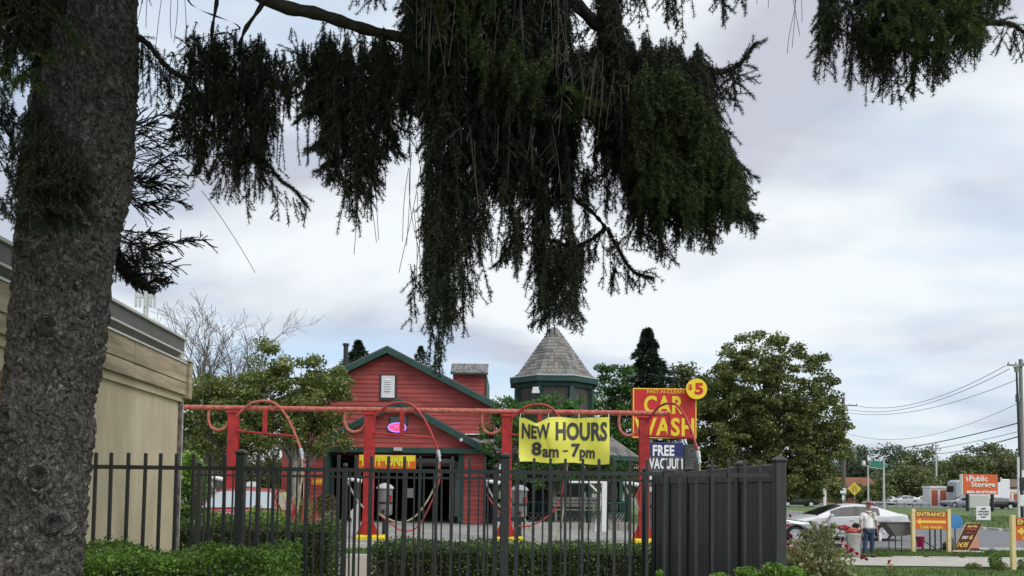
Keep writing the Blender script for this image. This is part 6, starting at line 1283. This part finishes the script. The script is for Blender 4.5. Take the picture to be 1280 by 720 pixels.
# hook branch, pointed tips at the right
for x, y, L in ((752,290,.20),(757,285,.30),(762,296,.30),(768,306,.24),(774,314,.22),(780,324,.17),(786,330,.15),(792,338,.08),(800,342,.06),(806,344,.06),(745,292,.15),(738,300,.12),(729,306,.28),(722,307,.33),(715,308,.2),(707,306,.16),(735,304,.1)): strand(x, y, L, 3.9, rng.normal(0, .08), .05)
for x, y, dx, dz, L in ((792,338,1,-.05,.11),(796,342,1,-.35,.10),(800,345,.9,.05,.07)): strand(x, y, L, 3.9, dirv=[dx, 0, dz], side=False)
for x, y, dx, dz, L in ((880,120,.9,.1,.20),(900,112,.8,.45,.20),(925,90,.35,.9,.14),(932,78,.3,1,.09),(930,82,.9,-.1,.07),(925,92,.8,-.35,.10),(915,100,.7,-.6,.15),(905,108,.6,-.7,.16),(890,115,.6,-.8,.18),(905,104,.7,.5,.1),(893,108,.3,.8,.08),(880,108,-.3,.9,.07),(884,182,1,-.05,.13),(890,185,.9,-.2,.08),
   (918,250,.9,.1,.10),(925,260,.7,.7,.11),(930,268,.9,-.1,.10),(925,265,.8,-.5,.10),(915,255,.8,-.4,.12),(905,240,.8,-.4,.12),(912,245,.6,-.7,.14)):
    for _ in range(2): strand(x+rng.normal(0, 2), y+rng.normal(0, 2), L, 3.8+rng.uniform(-.1, .1), dirv=[dx, rng.normal(0, .15), dz], side=False, nl=.019)
for i in range(26): strand(rng.uniform(850, 925), rng.uniform(74, 92), rng.uniform(.08, .22), 3.85, .1, .05, 0)
for pl in ([(850,80,3.9),(900,90,3.9),(925,80,3.9),(941,60,3.9),(946,55,3.9)], [(760,285,3.9),(772,310,3.9),(792,340,3.9),(818,349,3.9)], [(757,285,3.9),(738,300,3.9),(715,308,3.95),(690,300,4.0)], [(905,235,3.9),(930,262,3.9),(947,286,3.9)], [(1240,28,3.6),(1262,30,3.6),(1282,42,3.6)], [(335,205,4.1),(350,225,4.1),(368,238,4.1),(384,259,4.1)], [(165,42,4.0),(185,55,4.1),(205,80,4.1),(232,102,4.1)]):
    for _ in range(5):
        c = [P(a, b, y) for a, b, y in pl]; LINES.append((np.array(smooth_path(c, 5))+rng.normal(0, .004, 3), .021, 0))
    for _ in range(7):
        t = rng.random(); j = min(len(pl)-2, int(t*(len(pl)-1))); x, y = pl[j+1][0], pl[j+1][1]; dx, dy = pl[j+1][0]-pl[j][0], pl[j+1][1]-pl[j][1]; d_ = math.hypot(dx, dy); strand(x-dx*rng.random(), y-dy*rng.random(), rng.uniform(.05, .10), 3.9, dirv=[dx/d_+rng.normal(0, .5), rng.normal(0, .3), -dy/d_+rng.normal(0, .5)], side=False)
# twigs fringing the top left of the clumps
for (x0, y0, x1, y1, m) in ((300,70,400,66,10),(355,25,390,60,6),(400,18,560,62,34),(240,62,300,60,10),(335,110,378,70,12),(205,60,240,75,5),(345,60,378,95,8)):
    for i in range(m):
        t = rng.random(); strand(x0+(x1-x0)*t, y0+(y1-y0)*t, rng.uniform(.06, .16), 3.95, rng.normal(0, .5), .08, 0, .015, False)
for (x, y, dx, dz, L) in ((375,75,-1,-.1,.16),(378,70,-.8,.4,.12),(372,62,.2,-.9,.12),(365,50,.3,-.8,.15),(345,55,.8,-.2,.15),(245,68,-.9,.1,.16),(240,60,-.7,.6,.12),(232,55,.0,.9,.1),(340,120,.8,-.3,.15),(365,88,-.6,-.7,.15),(378,95,-.8,-.5,.16)): strand(x, y, L, 4.0, dirv=[dx, .1, dz], side=True, nl=.016)
# top fringe between the mass and the upper right clump
curtain([752,762,775,790,800,812], [-40]*6, [70,62,48,40,55,30], 34, (3.6, 3.9), (.15, .4))
curtain([828,836,846,858,866], [-40]*5, [60,72,75,60,38], 22, (3.6, 3.9), (.15, .4))
curtain([889,895,902,912], [-40]*4, [44,48,40,25], 9, (3.6, 3.8), (.15, .35)); curtain([914,922,930,938], [-40]*4, [30,50,44,28], 9, (3.6, 3.8), (.15, .35))
curtain([448,462,480,500], [-40]*4, [18,30,22,30], 26, (3.6, 3.8), (.1, .3))
# upper right clump
X2 = [1020,1028,1036,1044,1056,1066,1076,1088,1100,1109,1120,1132,1143,1154,1163,1174,1185,1193,1202,1212,1222,1232,1245,1255]
B2 = [20,112,118,95,128,148,150,142,140,158,148,140,146,132,140,128,122,112,92,100,88,60,48,30]
curtain(X2, [-60]*len(X2), B2, 420, (3.4, 3.8), (.15, .42), 0, ((1050,1056,-60,60),(1180,1186,0,40)), 1.0)
curtain([1100,1120,1140,1165,1190,1215], [-40,-20,-10,10,0,0], [40,60,80,100,60,50], 55, (3.3, 3.4), (.1, .25), 1, (), .8, .018)
curtain([1180,1195,1210,1228,1250], [-20,0,10,15,10], [60,88,80,60,45], 40, (3.3, 3.5), (.08, .2), 1, (), .8, .018)
sprays(X2, [-40]*len(X2), [b-35 for b in B2], 50, (3.4, 3.7), (.08, .2)); sprays([1100,1150,1200,1245], [-30,-10,5,10], [60,85,75,40], 30, (3.3, 3.5), (.08, .18), 1)
for x, y, dx, dz, L in ((1240,28,.9,.3,.12),(1248,20,.5,.9,.1),(1256,30,-.3,-1,.14),(1262,32,-.5,-.9,.16),(1268,36,.3,-1,.16),(1274,40,.4,-.9,.14),(1278,46,.6,-.7,.12),(1270,34,-.2,-1,.14),(1282,44,.2,-1,.16)): strand(x, y, L, 3.6, dirv=[dx, 0, dz], side=True, nl=.016)
# left of the trunk and in front of it
curtain([-30,0,15,30,45,58,70], [-50]*7, [130,120,125,125,130,120,90], 210, (3.2, 3.5), (.15, .4), 0, (), .9, .018)
curtain([50,65,80,95,110,125], [-60]*6, [140,90,60,50,30,20], 40, (3.3, 3.5), (.15, .3), 0, (), .9)
curtain([30,45,60,75,90,100], [140,130,150,170,190,200], [300,310,300,290,290,280], 130, (3.35, 3.55), (.15, .35), 0, (), .8, .015)
curtain([40,60,80,98], [160,180,190,210], [290,285,275,260], 45, (3.3, 3.4), (.1, .25), 0, (), .8, .014)
curtain([-20,0,10,20,30,40], [120,130,140,150,150,150], [200,240,285,300,305,300], 60, (3.5, 3.8), (.1, .25), 0, ((3,11,170,200),(0,10,225,262),(28,34,160,175)), .8)
curtain([-20,0,8], [250,250,255], [300,300,285], 10, (3.5, 3.8), (.08, .15))
sprays([-20,10,40,75], [-40]*4, [125,120,125,90], 40, (3.2, 3.4), (.08, .22), 1); sprays([30,60,100], [140,150,190], [300,290,280], 50, (3.35, 3.5), (.08, .2))
# right side of the trunk: fringe on the short bough
for i in range(26): t = rng.random(); x = 165+60*t; strand(x, env(x, [165,185,205,232], [42,55,80,102]), rng.uniform(.10, .26)*(1.1-.5*t), 4.1, 0, .05, 0, .016, rng.random() < .5)
for x, y, L in ((178,55,.33),(184,60,.30),(196,75,.28),(206,90,.22),(212,95,.20),(236,110,.12)): strand(x, y, L, 4.1, 0, .04)
curtain([172,180,190,205,215], [-50]*5, [10,45,20,60,40], 16, (3.9, 4.1), (.1, .3), 0, (), .8, .008)
# short stiff twigs of the lower whorls behind the trunk
def stiff(x0, y0, x1, y1, Y, n, l, th=.35):
    a, b = np.array(P(x0, y0, Y)), np.array(P(x1, y1, Y)); m = 12; q = np.array([a+(b-a)*i/m+np.array([0, 0, .02*math.sin(i*.9)-.04*math.sin(i/m*3.14)]) for i in range(m+1)]); LINES.append((q, .012, 3))
    for i in range(n):
        t = rng.uniform(.05, 1); s = q[0]+(b-a)*t; j = min(m-1, int(t*m)); s = q[j]+(q[j+1]-q[j])*(t*m-j); d = (b-a)/np.linalg.norm(b-a); e = d*rng.uniform(.5, .95)+np.array([0, rng.normal(0, .5), rng.uniform(-.55, .6)]); e /= np.linalg.norm(e); LL = l*(1-.5*t)*rng.uniform(.5, 1.2)
        k = np.array([s, s+e*LL*.5, s+e*LL+np.array([0, 0, -.01])]); LINES.append((k, .010, 3))
        if rng.random() < .6:
            e2 = e+rng.normal(0, .5, 3); e2 /= np.linalg.norm(e2); LINES.append((np.array([k[1], k[1]+e2*LL*.5]), .010, 3))
for a in ((150,160,235,158),(150,180,240,165),(150,200,232,190),(148,215,225,232),(145,225,245,215),(140,240,232,250),(140,235,205,258),(135,290,200,288),(135,300,230,300),(140,305,258,296),(140,315,225,330),(135,325,205,345),(150,150,215,140),(160,225,215,208),(0,215,60,200),(-10,190,40,240)): stiff(*a, 4.6, 34, .16)
for a in ((145,315,170,345),(150,330,185,355),(160,345,215,348),(140,300,160,340)):
    for _ in range(5): stiff(a[0]+rng.normal(0, 3), a[1]+rng.normal(0, 3), a[2]+rng.normal(0, 4), a[3]+rng.normal(0, 4), 4.3, 26, .07)
curtain([138,150,160,170,180,195,205,212], [270,290,305,315,325,335,340,345], [372,380,362,375,368,352,358,350], 70, (4.2, 4.4), (.05, .14), 0, (), .9)
# ---- needles
M_needle = [leafmat('needles_dark', (.010,.022,.012), (.022,.042,.018), (.045,.065,.022), trans=.08, rough=.5), leafmat('needles_fresh', (.02,.045,.012), (.06,.11,.022), (.14,.19,.04), trans=.15, rough=.5), mat('dead_twig', (.048,.036,.027), .9, var=.2)]
def clothe(lines, mi_of, dens, seed):
    rng = np.random.default_rng(seed); S0 = []; S1 = []; NL = []; ST = []
    for q, nl, st in lines: S0.append(q[:-1]); S1.append(q[1:]); NL.append(np.full(len(q)-1, nl)); ST.append(np.full(len(q)-1, st))
    S0 = np.concatenate(S0); S1 = np.concatenate(S1); NL = np.concatenate(NL); ST = np.concatenate(ST); ln = np.linalg.norm(S1-S0, axis=1)
    cnt = np.maximum(1, (ln*np.where(ST == 2, dens*.12, dens)).astype(int)); idx = np.repeat(np.arange(len(S0)), cnt); n = len(idx); t = rng.random(n)[:, None]; C = S0[idx]*(1-t)+S1[idx]*t
    T_ = (S1-S0)[idx]/ln[idx][:, None]; R = rnd_dirs(n, rng); R -= T_*(R*T_).sum(1, keepdims=True); R /= np.linalg.norm(R, axis=1, keepdims=True)
    D = T_*.5+R*.88; W_ = np.cross(D, R+rng.normal(0, .4, (n, 3))); W_ /= np.linalg.norm(W_, axis=1, keepdims=True); L_ = (NL[idx]*rng.uniform(.7, 1.15, n))[:, None]; w = .0017
    V = np.empty((n, 3, 3)); V[:, 0] = C-W_*w; V[:, 1] = C+W_*w; V[:, 2] = C+D*L_; 
    # twigs: thin three-sided tubes
    a = np.cross(S1-S0, np.array([.3, .9, .1])); a /= np.linalg.norm(a, axis=1, keepdims=True)+1e-9; b = np.cross((S1-S0)/ln[:, None], a); r = np.where(ST == 3, .0028, .0017)[:, None]
    Qs = []
    for k in range(3):
        a0, a1 = 2*math.pi*k/3, 2*math.pi*(k+1)/3; o0 = (a*math.cos(a0)+b*math.sin(a0))*r; o1 = (a*math.cos(a1)+b*math.sin(a1))*r; q = np.stack([S0+o0, S0+o1, S1+o1, S1+o0], 1); Qs.append(q.reshape(-1, 3))
    return V.reshape(-1, 3), np.concatenate(Qs), n
for st, name, mi, dens in ((0, 'hanging_branchlets', 0, 700), (1, 'fresh_branchlets', 1, 900), (2, 'dead_branchlets', 2, 500), (3, 'stiff_branchlets', 0, 420)):
    ls = [l for l in LINES if l[2] == st]; V, Q, n = clothe(ls, mi, dens, st+5)
    me = join_arrays(name, [(V, 3, 0), (Q, 4, 1)], [M_needle[mi], M_bough if st != 2 else M_needle[2]]); o = link(name, me, sp, OS); o['kind'] = 'stuff'; print(name, len(ls), 'lines', n, 'needles')
# ---- unseen rest of the crown above the picture, added to shade trunk and foliage
rng = np.random.default_rng(31); n = 30000; z = rng.uniform(4.6, 12, n); R = 2.5*(12.5-z)/8+.1; a = rng.uniform(0, 6.28, n); r = R*rng.random(n)**.5; C = np.stack([-2.0+r*np.cos(a)*1.15+.5*(r > 1), YT+r*np.sin(a), z-.25*r+rng.normal(0, .1, n)+.35], 1); C = C[C[:, 2] > 4.75]; n = len(C)
d = np.stack([rng.normal(0, .3, n), rng.normal(0, .3, n), -np.ones(n)], 1); s = rnd_dirs(n, rng); s[:, 2] *= .2; V = np.empty((n, 3, 3)); V[:, 0] = C-s*.05; V[:, 1] = C+s*.05; V[:, 2] = C+d*.34
rel = C-np.array([0, 0, 1.6]); fw = rel @ np.array(_f); pxx_ = 640+1000*(rel @ np.array(RT))/fw; pyy_ = CY-1000*((rel-np.array([0, 0, .4])) @ np.array(UP))/fw
keep = (fw < .3) | (pyy_ < -60); V = V[keep]
o = link('unseen_upper_crown', np_mesh('unseen_upper_crown', V.reshape(-1, 3), 3, M_needle[0]), sp, OS); o['kind'] = 'stuff'
